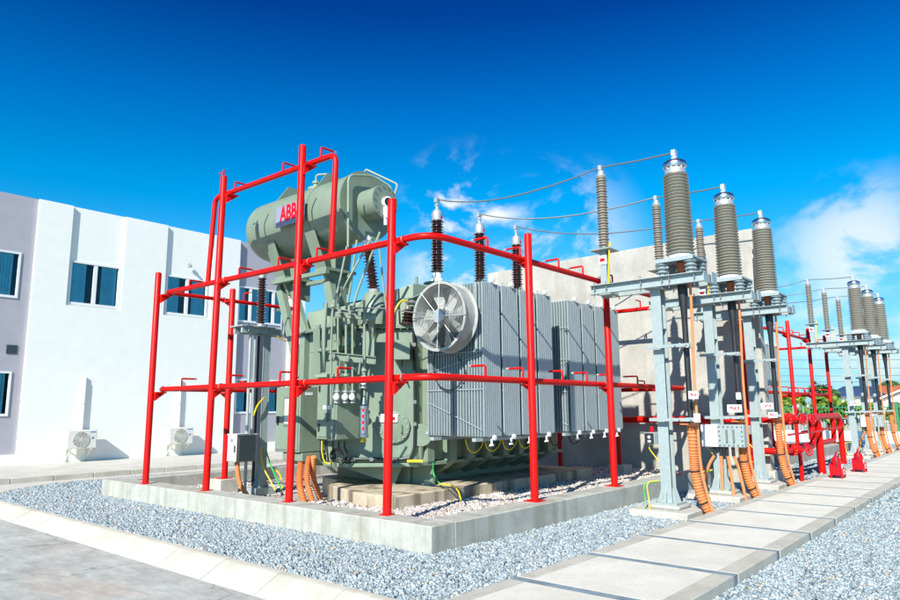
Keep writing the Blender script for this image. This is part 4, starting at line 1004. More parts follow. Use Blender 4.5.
    t = MB().lathe([(0.045,5.66),(0.045,5.78),(0.03,5.79)],(x,TYT,0),(0,0,1),16).box(x-0.05,x+0.05,TYT-0.035,TYT+0.035,5.74,5.84).box(x-0.065,x+0.065,TYT-0.025,TYT+0.025,5.68,5.71); t.build('terminal_clamp', M['alu'], te)
    t = MB().box(x-0.31,x+0.31,TYT-0.31,TYT+0.31,3.955,3.985).box(x-0.31,x-0.295,TYT-0.31,TYT+0.31,3.92,3.955).box(x+0.295,x+0.31,TYT-0.31,TYT+0.31,3.92,3.955); t.build('support_plate', M['galv'], te)
    for sx in (-1,1):
        for sy in (-1,1):
            t = MB().lathe([(0.06,ZB+0.002),(0.06,ZB+0.02)]+sheds(ZB+0.02,3.93,3,0.06,0.10)+[(0.05,3.955)],(x+0.21*sx,TYT+0.23*sy,0),(0,0,1),18); t.build('post_insulator', M['postins'], te)
    t = MB().lathe([(0.06,3.955),(0.065,3.85),(0.068,3.66),(0.078,3.50),(0.078,3.40),(0.052,3.16),(0.047,3.0)]+[(0.047 if i_ % 2 else 0.0445, 2.98-0.0208*i_) for i_ in range(80)],(x,TYT,0),(0,0,1),18); t.build('power_cable', M['black'], te)
    t = MB().lathe([(0.07,3.75),(0.07,3.93)],(x,TYT,0),(0,0,1),16); t.build('cable_gland', M['rooftile'], te)
    P = curve([(x-0.03,TYT-0.14,3.90),(x-0.03,TYT-0.13,3.0),(x-0.01,TYT-0.10,2.2),(x-0.06,TYT-0.12,1.46),(x-0.04,TYT-0.13,0.7),(x+0.03,TYT-0.24,0.02)],9)
    t = MB().tube(P,0.022,8); t.build('earth_conduit', M['orange'], te)
    # ribbed conduit to the ground
    P = curve([(x,TYT,1.40),(x,TYT-0.005,0.95),(x+0.005,TYT-0.01,0.66),(x+0.04,TYT-0.07,0.30),(x+0.14,TYT-0.21,-0.04)],26)
    t = MB().tube(P,0.095,14,rf=lambda j: 0.073 if j % 3 else 0.054)
    co = t.build('conduit', M['orange']); 
    t = MB()
    for z in (0.68, 0.22):
        q = min(P, key=lambda p: abs(p.z-z)); i = P.index(q); t.lathe([(0.078,-0.012),(0.078,0.012)], q, (P[i+1]-P[i-1]), 16)
    t.build('cable_tie', M['black_band'], co)
    t = MB().lathe([(0.074,0),(0.086,0.0),(0.086,0.035),(0.074,0.035)],(x,TYT,1.375),(0,0,1),16).box(x-0.17,x+0.02,TYT-0.02,TYT+0.12,1.385,1.405); t.build('conduit_collar', M['orange'], co)
    return tw, ar, te, co
proto = tower()
where = ['nearest the road', 'in the middle of the near row', 'beside the grey wall end', 'first in the far row', 'in the middle of the far row', 'last in the far row']
kinds = ['galvanised steel cable tower, ', 'slim surge arrester on the tower ', 'thick ribbed cable termination on the tower ', 'ribbed orange conduit below the tower ']
short = where
xs = [TX+2.32*i for i in range(3)]+[TX+OFFX+2.3*i for i in range(3)]
for i, x in enumerate(xs):
    for p, kd in zip(proto, kinds):
        lab = kd+(where[i] if p is proto[0] else short[i])
        if i == 0: p['label'] = lab
        else: dup(p, (x-TX,0,0), lab)
    if i == 0: tag(proto[3], proto[3]['label'], 'conduit', 'ribbed orange conduits of the towers')

# junction boxes on the two middle towers
def junction_box(x, lab):
    jb = thing('junction_box', lab, 'junction box', (x,4.2,0.9), 'grey cable junction boxes')
    x1 = x-0.27
    t = MB().box(x1,x1+0.20,4.42,4.71,0.94,1.33); t.build('housing', M['signwhite'], jb, bevel=0.008)
    t = MB().box(x1+0.02,x1+0.20,3.96,4.415,0.94,1.335); cv = t.build('bolted_cover', M['galv'], jb, bevel=0.005)
    t = MB()
    for i in range(6):
        for z in (0.975,1.30): t.lathe([(0.013,0),(0.013,0.02)],(x1+0.02,3.99+i*0.079,z),(-1,0,0),6)
    for z in (1.06,1.14,1.22):
        for y in (3.99,4.385): t.lathe([(0.013,0),(0.013,0.02)],(x1+0.02,y,z),(-1,0,0),6)
    for y in (4.12,4.24): t.box(x1-0.01,x1+0.018,y,y+0.03,1.03,1.25)
    t.build('bolts', M['boxgrey'], cv)
    t = MB().box(x1+0.06,x1+0.10,4.712,4.95,1.10,1.16); t.build('mounting_strap', M['galv'], jb)
    c0 = Vector((x1,4.25,0.94))
    ends = ((-0.25,0.75),(0.0,-0.2),(0.05,-0.4),(0.1,-0.6))
    for i, (ex, ey) in enumerate(ends):
        a = Vector((c0.x+0.10,4.52-i*0.11,c0.z)); e = Vector((c0.x+0.05+ex*0.4,4.62-i*0.14+ey*0.3,-0.02))
        t = MB().cyl(a,a+Vector((0,0,-0.16)),0.03,n=10); g_ = t.build('cable_gland', M['black'], jb)
        t = MB().tube(curve([a+Vector((0,0,-0.14)),a*0.6+e*0.4+Vector((0.02,0,0)),e],10),0.026,8); t.build('cable_conduit', M['orange'], jb)
    return jb
j1 = junction_box(xs[1], 'white and grey bolted junction box on the middle tower of the near row')
dup(j1, (xs[4]-xs[1],0,0), 'white junction box on the middle tower of the far row')

# small signs on the cables
sd_ = Vector((0.707,-0.707,0)); sn_ = Vector((-0.707,-0.707,0))
def sign(px, py, X, w, h, s, lab, size=0.07):
    c = at(px,py,X=X)
    t = MB().obox(c, sd_*w/2, Vector((0,0,h/2)), sn_*0.003); o = t.build('phase_sign', M['signwhite']); tag(o, lab, 'sign', 'small white cable signs')
    if s:
        ORG[o.name] = Vector(o.location); text('sign_lettering', s, size, c+sn_*0.0045, sd_, (0,0,1), M['letter'], o, 0.001, 0.003, width=w*0.66)
    return o
xo = -0.22
sign(734.5,408.5,xs[1]+xo,0.27,0.135,'PHA B','white sign reading PHA B on the middle near cable',0.085)
sign(767,406,xs[2]+xo,0.26,0.12,'CAPTOR','tilted white sign above another, on the cable beside the grey wall end',0.07)
sign(773,415,xs[2]+xo-0.08,0.20,0.11,'PH.C','white sign reading PH.C on the cable beside the grey wall end',0.075)
sign(693.3,395,xs[0]+xo,0.15,0.12,'PH.A','small square notice on the nearest black cable, upper of two',0.07)
sign(697,418,xs[0]+xo,0.10,0.13,None,'blank white tag on the nearest black cable, lower of two')
sign(738.5,396,xs[1]+xo,0.09,0.12,None,'small white tag just above the PHA B sign',0.06)
sign(855.5,403.3,xs[3]+xo,0.34,0.13,'PHA A','white sign on the first cable of the far row',0.085)
sign(869.5,413.3,xs[4]+xo,0.34,0.13,'PHA B','white sign on the middle cable of the far row, above the far junction box',0.085)

# conductors: bushing - arrester - termination
def conductor(i, off, lab):
    x = xs[0]+2.32*i
    b = Vector((BUSH[i]+off,BY,5.87)); a = Vector((x+off,TYA,5.87)); c = Vector((x+off,TYT,5.80))
    p = [b]
    if True:
        for q in (0.12,0.3,0.5,0.7,0.86):
            w = b*(1-q)+a*q; sag = 0.34*4*q*(1-q)*(0.75+0.5*(1-q)); p.append(w+Vector((0,0,-sag*0.72+0.05*(1-q)*q*4*0.3)))
    p += [a, (a+c)/2+Vector((0,0,-0.012)), c]
    t = MB().tube(curve(p,10),0.014,8); o = t.build('conductor', M['wire']); tag(o, lab, 'cable', 'overhead conductors')
for i, l in enumerate(('stranded conductor from the first brown bushing to the nearest tower','stranded conductor from the second brown bushing to the middle near tower','stranded conductor from the third brown bushing to the tower by the wall')): conductor(i, 0, l)
for i, l in enumerate(('thin conductor crossing to the first tower of the far row','thin conductor crossing to the middle tower of the far row','thin conductor crossing to the last tower of the far row')): conductor(i, OFFX, l)

# ------------------------------------------------------------------ FIRE EXTINGUISHERS
def ext(x, y, lab1, lab2):
    s = thing('extinguisher_stand', lab1, 'stand', (x,y,0.104), 'red extinguisher stands')
    z = 0.104; w, d = 0.32, 0.25
    t = MB()
    for sx in (0,1):
        for sy in (0,1): t.box(x-w/2+sx*(w-0.035),x-w/2+sx*(w-0.035)+0.035,y-d/2+sy*(d-0.035),y-d/2+sy*(d-0.035)+0.035,z,z+0.06)
    t.build('foot', M['red_dark'], s)
    zb, zt0, zt1 = z+0.05, z+0.20, z+0.31
    t = MB().box(x-w/2,x+w/2,y-d/2,y+d/2,zb,zb+0.01)
    t.prism([(x-w/2,y-d/2,zb),(x-w/2,y-d/2,zt0),(x-w/2,y+d/2,zt1),(x-w/2,y+d/2,zb)],(0.008,0,0)); t.prism([(x+w/2-0.008,y-d/2,zb),(x+w/2-0.008,y-d/2,zt0),(x+w/2-0.008,y+d/2,zt1),(x+w/2-0.008,y+d/2,zb)],(0.008,0,0))
    t.box(x-w/2+0.008,x+w/2-0.008,y-d/2,y-d/2+0.008,zb,zt0).box(x-w/2+0.008,x+w/2-0.008,y+d/2-0.008,y+d/2,zb,zt1)
    t.build('tray', M['red_dark'], s)
    t = MB().box(x-0.07,x+0.07,y-d/2-0.003,y-d/2-0.001,zb+0.03,zb+0.13); t.build('label_plate', M['signwhite'], s)
    t = MB().box(x-0.03,x+0.03,y-d/2-0.006,y-d/2-0.0035,zb+0.05,zb+0.11); t.build('label_mark', M['letter'], s)
    for k_, (ex, ey, sc, m_) in enumerate(((x-0.055,y+0.0,1.0,'red_dark'),(x+0.10,y-0.01,0.80,'red_dark'))):
        e = thing('fire_extinguisher', lab2[k_], 'fire extinguisher', (ex,ey,zb+0.01), 'fire extinguishers')
        r_ = 0.092*sc; h = 0.39*sc; z0 = zb+0.012
        t = MB().lathe([(r_*0.9,0),(r_,0.015),(r_,h*0.82),(r_*0.85,h*0.92),(r_*0.4,h),(r_*0.35,h+0.02)],(ex,ey,z0),(0,0,1),22); t.build('cylinder', M[m_], e)
        t = MB().lathe([(r_*1.01,h*0.35),(r_*1.01,h*0.72)],(ex,ey,z0),(0,0,1),22); t.build('label_band', M['signwhite'] if k_ else M['red_dark'], e)
        t = MB().cyl((ex,ey,z0+h),(ex,ey,z0+h+0.06),0.022,n=10).bar((ex-0.02,ey,z0+h+0.05),(ex+0.10,ey-0.02,z0+h+0.07),0.02,0.012).bar((ex-0.02,ey,z0+h+0.07),(ex+0.09,ey-0.02,z0+h+0.12),0.02,0.012); t.build('valve_handle', M['black_band'] if k_ else M['red_dark'], e)
        t = MB().tube(curve([(ex,ey,z0+h+0.03),(ex-0.09,ey-0.02,z0+h+0.02),(ex-r_-0.035,ey-0.03,z0+h*0.7),(ex-r_-0.02,ey-0.02,z0+h*0.35)],7),0.008,6); t.build('hose', M['black'], e)
ext(17.0, 3.46, 'red steel extinguisher stand beside the nearer valve pipes', ('bigger red extinguisher in the nearer stand','smaller white labelled extinguisher in the nearer stand'))
ext(18.85, 3.36, 'red steel extinguisher stand farther along the walkway edge', ('bigger red extinguisher in the farther stand','smaller white labelled extinguisher in the farther stand'))

# ------------------------------------------------------------------ LOW VOLTAGE SUPPORT behind the cabinet
lx, ly = 7.70, 11.45
lv = thing('cable_support', 'slim galvanised support post with one brown insulator, left of the green cabinet', 'steel post', (lx,ly,0.15))
t = MB().box(lx-0.08,lx-0.07,ly-0.075,ly+0.075,0.2,3.12).box(lx+0.07,lx+0.08,ly-0.075,ly+0.075,0.2,3.12).box(lx-0.07,lx+0.07,ly-0.070,ly-0.060,0.2,3.12).box(lx-0.2,lx+0.2,ly-0.2,ly+0.2,0.02,0.2)
for s_ in (-1,1): t.prism([(lx+0.08*s_,ly-0.01,0.2),(lx+0.18*s_,ly-0.01,0.2),(lx+0.08*s_,ly-0.01,0.45)],(0,0.02,0))
t.build('column', M['galv'], lv)
t = MB().box(lx-0.62,lx+0.85,ly-0.16,ly-0.10,3.12,3.24).box(lx-0.62,lx+0.85,ly+0.10,ly+0.16,3.12,3.24).box(lx-0.66,lx+0.1,ly-0.22,ly+0.22,3.24,3.262)
for q in (-0.5,-0.3,-0.1,0.3,0.6): t.cyl((lx+q,ly-0.18,3.15),(lx+q,ly-0.18,3.32),0.014,n=6)
arm = t.build('cross_arm', M['galv'], lv)
t = MB().lathe(sheds(3.34,4.26,17,0.055,0.098,0.082),(lx-0.12,ly,0),(0,0,1),22); ins = t.build('insulator', M['porcelain'], lv)
t = MB().lathe([(0.12,3.262),(0.12,3.29),(0.07,3.30),(0.07,3.34)],(lx-0.12,ly,0),(0,0,1),18).lathe([(0.07,4.26),(0.075,4.34),(0.03,4.36),(0.03,4.42)],(lx-0.12,ly,0),(0,0,1),18).box(lx-0.2,lx+0.0,ly-0.05,ly+0.05,4.36,4.40); t.build('metal_fitting', M['alu'], ins)
t = MB().box(lx+0.38,lx+0.48,ly-0.05,ly+0.05,3.24,3.66).box(lx+0.27,lx+0.59,ly-0.16,ly+0.16,3.66,3.675).cyl((lx+0.43,ly,3.675),(lx+0.43,ly,3.76),0.07,n=14); t.build('arrester_stand', M['galv'], lv)
t = MB()
for px in (-0.40,-0.30): t.cyl((lx+px,ly-0.1,3.12),(lx+px,ly-0.1,1.1),0.03,n=10)
t.build('conduit_pipe', M['galv'], lv)
t = MB().tube([(lx-0.14,ly+0.02,3.1),(lx-0.15,ly+0.02,0.2)],0.03,10); t.build('power_cable', M['black'], lv)
t = MB().tube(curve([(lx+0.12,ly-0.2,3.10),(lx+0.35,ly-0.2,3.02),(lx+0.6,ly-0.2,3.12)],6),0.014,6).tube(curve([(lx-0.05,ly-0.12,1.9),(lx-0.22,ly-0.15,1.75),(lx-0.28,ly-0.12,1.55)],6),0.014,6).tube(curve([(lx-0.1,ly-0.12,0.95),(lx-0.08,ly-0.2,0.6),(lx-0.02,ly-0.35,0.35),(lx+0.0,ly-0.5,0.17)],6),0.014,6).tube(curve([(lx+0.1,ly-0.1,0.55),(lx+0.25,ly-0.25,0.45),(lx+0.3,ly-0.3,0.17)],6),0.014,6); t.build('yellow_lead', M['yellow'], lv)
t = MB().tube(curve([(lx+0.02,ly-0.12,0.9),(lx+0.08,ly-0.22,0.6),(lx+0.1,ly-0.4,0.35),(lx+0.14,ly-0.5,0.17)],6),0.014,6); t.build('earth_cable', M['earthgreen'], lv)
bxx = thing('junction_box', 'dark grey junction box with a beige door beside the slim support post', 'junction box', (7.25,11.3,0.7))
t = MB().box(6.96,7.36,11.12,11.40,0.72,1.20); b = t.build('housing', M['boxgrey'], bxx, bevel=0.01)
t = MB().box(6.942,6.958,11.11,11.41,0.73,1.19); dr = t.build('door', M['boxbeige'], bxx, bevel=0.005)
t = MB().box(6.925,6.941,11.14,11.165,0.9,1.02); t.build('handle', M['black_band'], dr)
t = MB().box(6.938,6.9415,11.22,11.36,0.77,0.85); t.build('door_label', M['signwhite'], dr)
MB().box(6.938,6.9415,11.22,11.32,1.08,1.14).build('door_label', M['plate'], dr)
t = MB().box(6.94,7.40,11.09,11.43,1.20,1.225); t.build('box_roof', M['acbody'], bxx)
t = MB().tube(curve([(7.06,11.25,0.74),(7.07,11.24,0.55),(7.11,11.2,0.32),(7.2,11.1,0.12)],12),0.045,12,rf=lambda j: 0.045 if j % 2 else 0.040); t.build('cable_conduit', M['orange'], bxx)
t = MB().cyl((7.05,11.25,0.76),(7.05,11.25,0.65),0.035,n=10); t.build('cable_gland', M['black'], bxx)
t = MB().cyl((7.3,11.34,0.72),(7.3,11.34,0.15),0.03,n=8); t.build('leg', M['galv'], bxx)

# ------------------------------------------------------------------ WHITE BUILDING
BYF = 24.60; ZT = 8.72; Z0 = 0.0
bl = thing('white_building', 'long white and lilac grey two storey building with tall blinds in its windows', 'building', (10,BYF,0))
def panel(mb, x0, x1, z0, z1, y, th, holes):
    """a slab of facade with rectangular openings"""
    xs_ = sorted({x0,x1}|{v for h in holes for v in h[:2]}); zs_ = sorted({z0,z1}|{v for h in holes for v in h[2:]})
    for i in range(len(xs_)-1):
        for j in range(len(zs_)-1):
            cx, cz = (xs_[i]+xs_[i+1])/2, (zs_[j]+zs_[j+1])/2
            if any(h[0] < cx < h[1] and h[2] < cz < h[3] for h in holes): continue
            mb.box(xs_[i],xs_[i+1],y,y+th,zs_[j],zs_[j+1])
UW = (5.33, 6.80); LW = (1.56, 2.92)
wins = [(5.2,7.17,*UW,3),(5.2,7.22,*LW,2),(8.70,10.36,*UW,2),(12.12,13.80,*UW,2),(15.26,17.55,*UW,4),(15.30,17.55,*LW,3)]
w = MB(); lil = MB()
D0 = 0.09
lil2 = MB(); panel(lil2, -8.0, 7.56, 0.33, ZT, BYF+D0, 0.25, [h[:4] for h in wins[:2]])
panel(w, -8.0, 7.56, -0.1, 0.33, BYF, 0.34, [])
w.box(7.56,8.62,BYF,BYF+0.34,-0.1,ZT); w.box(10.44,12.02,BYF,BYF+0.34,-0.1,ZT); w.box(13.95,15.18,BYF,BYF+0.34,-0.1,ZT)
panel(w, 8.62,10.44,-0.1,5.24,BYF,0.34,[]); panel(w, 8.62,10.44,5.24,ZT,BYF+D0,0.25,[wins[2][:4]])
panel(w, 12.02,13.95,-0.1,5.24,BYF,0.34,[]); panel(w, 12.02,13.95,5.24,ZT,BYF+D0,0.25,[wins[3][:4]])
panel(lil, 15.18,17.75,0.33,ZT,BYF+D0+0.05,0.20,[h[:4] for h in wins[4:]]); panel(w,15.18,17.75,-0.1,0.33,BYF,0.34,[])
w.box(17.75,18.58,BYF,BYF+0.34,-0.1,ZT)
w.box(18.24,18.58,BYF+0.34,BYF+14,-0.1,ZT).box(-8,-7.7,BYF+0.34,BYF+14,-0.1,ZT).box(-8,18.58,BYF+14,BYF+14.3,-0.1,ZT)
w.build('wall', M['whitewall'], bl, recalc=False); lil.build('accent_wall', M['lilac'], bl, recalc=False); lil2.build('accent_wall', M['lilac'], bl, recalc=False)
t = MB().box(-7.7,18.24,BYF+0.36,BYF+14,ZT-0.5,ZT-0.3); t.build('roof', M['grout'], bl)
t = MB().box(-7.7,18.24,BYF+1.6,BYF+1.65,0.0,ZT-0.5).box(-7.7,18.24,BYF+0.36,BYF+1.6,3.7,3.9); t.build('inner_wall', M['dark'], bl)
for (x0,x1,z0,z1,n) in wins:
    yw = BYF+D0+(0.08 if x0 > 15 else 0.03)
    f = MB(); fw_ = 0.045
    f.box(x0-0.015,x1+0.015,yw-0.06,yw+0.06,z0-0.03,z0+fw_).box(x0-0.015,x1+0.015,yw-0.06,yw+0.06,z1-fw_,z1+0.015).box(x0-0.015,x0+fw_,yw-0.06,yw+0.06,z0+fw_,z1-fw_).box(x1-fw_,x1+0.015,yw-0.06,yw+0.06,z0+fw_,z1-fw_)
    ww = (x1-x0)/n
    for i in range(1,n): f.box(x0+ww*i-0.06,x0+ww*i+0.06,yw-0.05,yw+0.05,z0+fw_,z1-fw_)
    fo = f.build('window', M['upvc'], bl)
    for i in range(n):
        a, b = x0+ww*i+(0.06 if i else fw_), x0+ww*(i+1)-(0.06 if i < n-1 else fw_)
        p = MB().box(a,b,yw+0.005,yw+0.012,z0+fw_,z1-fw_); p.build('pane', M['glass'], fo)
        cvt = MB(); c0 = a if i % 2 == 0 else a+(b-a)*0.25; c1 = b-(b-a)*0.22 if i % 2 == 0 else b
        ns = int((c1-c0)/0.085); ra = np.random.default_rng(int(x0*10)+i)
        for j in range(ns):
            xc = c0+0.045+0.085*j; an = 0.75+ra.uniform(-0.12,0.12); dx_, dy_ = 0.042*math.cos(an), -0.042*math.sin(an)
            cvt.add([(xc-dx_,yw+0.075-dy_,z0),(xc+dx_,yw+0.075+dy_,z0),(xc+dx_,yw+0.075+dy_,z1),(xc-dx_,yw+0.075-dy_,z1)], [(0,1,2,3)])
        cvt.build('blind', M['curtain'], fo, recalc=False)
t = MB().box(7.02,7.32,BYF+D0-0.02,BYF+D0+0.01,3.50,3.78); v = t.build('vent', M['dark'], bl)
t = MB().cyl((12.95,BYF,7.28),(12.95,BYF-0.14,7.24),0.05,n=12).lathe([(0.08,0),(0.08,0.04)],(12.95,BYF,7.28),(0,-1,0),14); t.build('wall_lamp', M['alu'], bl)
# air conditioners and their pipe covers
def ac(x, lab):
    a = thing('air_conditioner', lab, 'air conditioner', (x,BYF-0.25,0.4), 'outdoor air conditioner units')
    y0, y1, z0, z1 = BYF-0.45, BYF-0.15, 0.44, 1.05; w_ = 0.92
    t = MB().box(x,x+w_,y0,y1,z0,z1); t.build('casing', M['acbody'], a, bevel=0.02)
    c = Vector((x+0.40,y0,(z0+z1)/2))
    t = MB().lathe([(0.0,0.005),(0.24,0.005),(0.255,0.0)], c,(0,-1,0),32); t.build('fan_opening', M['acgrille'], a)
    t = MB()
    for r_ in np.linspace(0.05,0.25,7): t.torus(c+Vector((0,-0.02,0)),(0,1,0),r_,0.006,28,5)
    for i in range(6):
        q = PI*i/6; d = Vector((math.cos(q),0,math.sin(q)))*0.25; t.cyl(c+Vector((0,-0.02,0))-d,c+Vector((0,-0.02,0))+d,0.005,n=5)
    t.build('fan_grille', M['acbody'], a)
    t = MB().box(x+0.70,x+0.88,y0-0.003,y0-0.001,z1-0.09,z1-0.06).box(x+0.76,x+0.82,y0-0.003,y0-0.001,z1-0.30,z1-0.24); t.build('badge', M['bluesmall'], a)
    for xx in (x+0.12,x+0.75):
        t = MB().box(xx,xx+0.03,y0,BYF,z0-0.035,z0).box(xx,xx+0.03,BYF-0.03,BYF,z0-0.40,z0).prism([(xx,y0+0.03,z0-0.035),(xx,y0+0.08,z0-0.035),(xx,BYF-0.03,z0-0.36),(xx,BYF-0.03,z0-0.40)],(0.03,0,0)); t.build('wall_bracket', M['acbody'], a)
    return a
A1 = ac(8.86, 'white outdoor air conditioner on the white wall, left of the tall red posts')
A2 = dup(A1, (3.46,0,0), 'white outdoor air conditioner between the first two red posts')
for i, x in enumerate((9.42, 12.85)):
    t = MB().box(x-0.028,x+0.028,BYF-0.085,BYF,1.05,2.72).box(x-0.018,x+0.04,BYF-0.065,BYF,2.72,2.83)
    o = t.build('pipe_cover', M['whitewall'], bevel=0.01); tag(o, ('white pipe cover running up the wall above the left air conditioner','white pipe cover above the air conditioner between the red posts')[i], 'pipe cover', 'pipe covers on the wall')
    t = MB().box(x-0.032,x+0.032,BYF-0.089,BYF,1.9,1.925); t.build('strap', M['grout'], o, org=ORG[o.name])

# ------------------------------------------------------------------ FAR BACKGROUND (right)
g = MB().box(36.0,36.25,-14.0,30.0,-0.17,0.50); o = g.build('boundary_wall', M['whitewall']); tag(o, 'low white boundary wall across the far end of the yard', 'wall')
g = MB(); g.add([(36.25,-20,0.01),(46,-20,0.01),(46,35,0.01),(36.25,35,0.01)],[(0,1,2,3)]); g.build('grass_strip', M['leaf'], kind='structure', org=(0,0,0))
fx = 41.0
fe = thing('metal_fence', 'green vertical bar metal fence behind the low white wall', 'fence', (fx,5,0))
t = MB()
for i in range(260):
    y = -12+i*0.16; t.box(fx-0.012,fx+0.012,y-0.012,y+0.012,0.1,1.72)
t.build('bars', M['fence'], fe)
t = MB()
for z in (0.22,1.0,1.55): t.box(fx+0.014,fx+0.05,-12,29.6,z,z+0.05)
t.build('fence_rail', M['fence'], fe)
for i in range(15):
    y = -12+i*2.9; t = MB().box(fx-0.06,fx+0.012,y-0.06,y+0.06,0.0,1.85); t.build('post', M['fence'], fe)

def leaves(mb, c, rx, ry, rz, n, s, r_):
    for _ in range(n):
        u = r_.normal(size=3); u /= np.linalg.norm(u); k_ = r_.uniform(0.35,1.0)**0.5*(1+0.25*math.sin(5*u[0]+3*u[2])*math.cos(4*u[1]))
        p = Vector((c[0]+u[0]*rx*k_, c[1]+u[1]*ry*k_, c[2]+u[2]*rz*k_))
        a = Vector(r_.normal(size=3)).normalized(); b = a.cross(Vector(r_.normal(size=3))).normalized(); q = s*r_.uniform(0.6,1.4)
        mb.add([p-a*q, p+b*q*0.5, p+a*q, p-b*q*0.5], [(0,1,2,3)])
def tree(x, y, h, rr, lab, cat='tree', m_='leaf', trunk=0.12, seed=1):
    r_ = np.random.default_rng(seed)
    t = thing('bush' if cat == 'bush' else 'tree', lab, cat, (x,y,0), 'shrubs and trees behind the fence')
    k_ = MB(); th = h*(0.25 if cat == 'bush' else 0.5)
    k_.cyl((x,y,-0.1),(x,y,th),trunk,trunk*0.6,8)
    for i in range(4):
        a = r_.uniform(0,6.28); k_.cyl((x,y,th*0.8),(x+rr*0.6*math.cos(a),y+rr*0.6*math.sin(a),h*0.75),trunk*0.5,trunk*0.15,6)
    k_.build('trunk', M['bark'], t)
    c_ = MB()
    for i in range(7):
        a = r_.uniform(0,6.28); q = r_.uniform(0,0.6)*rr
        leaves(c_, (x+q*math.cos(a),y+q*math.sin(a),h*r_.uniform(0.42,0.82)), rr*0.55, rr*0.55, h*0.22, 170, 0.22*rr**0.3, r_)
    c_.build('crown', M[m_], t, smooth=False, recalc=False)
tree(45.5,13.6,2.5,1.5,'yellow green shrub behind the fence, leftmost beside the red posts','bush','leaf',0.07,1)
tree(46,11.6,2.4,1.4,'tall yellow green shrub behind the fence between the red posts','bush','leaf',0.07,2)
tree(47,9.8,2.3,1.4,'round green shrub behind the fence left of the steel columns','bush','leaf',0.07,3)
tree(60,12.6,3.3,1.3,'dark green tree beyond the fence, left of the far steel columns','tree','leaf2',0.14,4)
tree(47,8.0,1.9,1.2,'low green shrub behind the fence below the blue roofed house','bush','leaf',0.06,5)
tree(48,5.6,1.9,1.4,'low green shrub behind the fence below the orange roof','bush','leaf',0.06,6)
tree(48,3.4,1.8,1.3,'low green shrub behind the fence below the palm tree','bush','leaf',0.06,7)
tree(70,19.5,2.8,2.0,'dark green tree far beyond the fence, leftmost of the far trees','tree','leaf2',0.16,8)

def house(x, y, hw, hd, he, hr, roofm, lab, gable):
    b = thing('house', lab, 'house', (x,y,0))
    t = MB().box(x,x+hd,y-hw,y+hw,-0.1,he); t.build('wall', M['housewall'], b)
    t = MB(); o_ = 0.5
    if gable:      # ridge runs away from the camera side: gable end faces -X, plus a cross roof
        t.prism([(x-o_,y-hw-o_,he-0.12),(x-o_,y-hw-o_,he+0.02),(x-o_,y,hr+0.12),(x-o_,y+hw+o_,he+0.02),(x-o_,y+hw+o_,he-0.12),(x-o_,y,hr-0.06)],(hd+2*o_,0,0))
    else:
        t.add([(x-o_,y-hw-o_,he),(x+hd+o_,y-hw-o_,he),(x+hd+o_,y+hw+o_,he),(x-o_,y+hw+o_,he),(x+hd*0.5,y-hw*0.55,hr),(x+hd*0.5,y+hw*0.55,hr)],[(0,3,5,4),(0,4,1),(1,4,5,2),(2,5,3),(3,2,1,0)])
    t.build('roof', roofm, b)
    if gable:
        t = MB().prism([(x-0.02,y-hw,he),(x-0.02,y,hr-0.1),(x-0.02,y+hw,he)],(0.2,0,0)); t.build('gable', M['housewall'], b)
        t = MB().prism([(x-o_-0.05,y-hw-o_,he-0.18),(x-o_-0.05,y,hr+0.02),(x-o_-0.05,y+hw+o_,he-0.18),(x-o_-0.05,y+hw+o_,he-0.0),(x-o_-0.05,y,hr+0.2),(x-o_-0.05,y-hw-o_,he)],(0.06,0,0)); t.build('barge_board', M['whitewall'], b)
    for i in range(4):
        yy = y-hw*0.75+i*hw*0.5
        t = MB().box(x-0.05,x+0.02,yy-0.45,yy+0.45,0.9,2.1); wn = t.build('window', M['upvc'], b)
        t = MB().box(x-0.06,x-0.052,yy-0.38,yy+0.38,0.98,2.02); t.build('pane', M['dark'], wn)
    return b
# positions measured from the photograph at assumed distances
hA = at(905,400,D=70); house(hA.x, hA.y-2.2, 4.2, 8, 2.35, 4.15, M['rooftile'], 'white house with a bright orange tiled gable roof beyond the fence', True)
hA2 = at(893,400,D=80); house(hA2.x, hA2.y+2.0, 4.6, 7, 2.5, 4.1, M['rooftile'], 'orange tiled hip roof house behind the gabled one', False)
hB = at(852,400,D=75); house(hB.x, hB.y, 2.3, 6, 2.7, 3.9, M['roofblue'], 'white house with a dark blue hip roof beyond the fence', False)
def palm(px, D, h, lab, seed):
    p = at(px,400,D=D); r_ = np.random.default_rng(seed); x, y = p.x, p.y
    t = thing('palm_tree', lab, 'palm tree', (x,y,0))
    MB().tube(curve([(x,y,-0.1),(x+0.1,y,h*0.5),(x+0.05,y+0.1,h-0.4)],5),0.14,8).build('trunk', M['bark'], t)
    c_ = MB()
    for i in range(22):
        a = 2*PI*i/22+r_.uniform(-0.2,0.2); up = r_.uniform(0.1,0.9); L_ = r_.uniform(1.5,2.1); d = Vector((math.cos(a),math.sin(a),0)); sd2 = Vector((-math.sin(a),math.cos(a),0))
        prev = None
        for j in range(8):
            s_ = j/7; q = Vector((x,y,h-0.4))+d*L_*s_*0.9+Vector((0,0,up*1.1*s_-1.5*s_*s_)); w_ = 0.26*math.sin(PI*min(1,0.15+0.85*s_))+0.02
            cur = (q-sd2*w_-Vector((0,0,w_*0.7)), q, q+sd2*w_-Vector((0,0,w_*0.7)))
            if prev: c_.add([prev[0],prev[1],cur[1],cur[0]],[(0,1,2,3)]); c_.add([prev[1],prev[2],cur[2],cur[1]],[(0,1,2,3)])
            prev = cur
    c_.build('crown', M['palm'], t, smooth=False, recalc=False)
palm(891,84,5.0,'palm tree rising behind the orange roof',3)
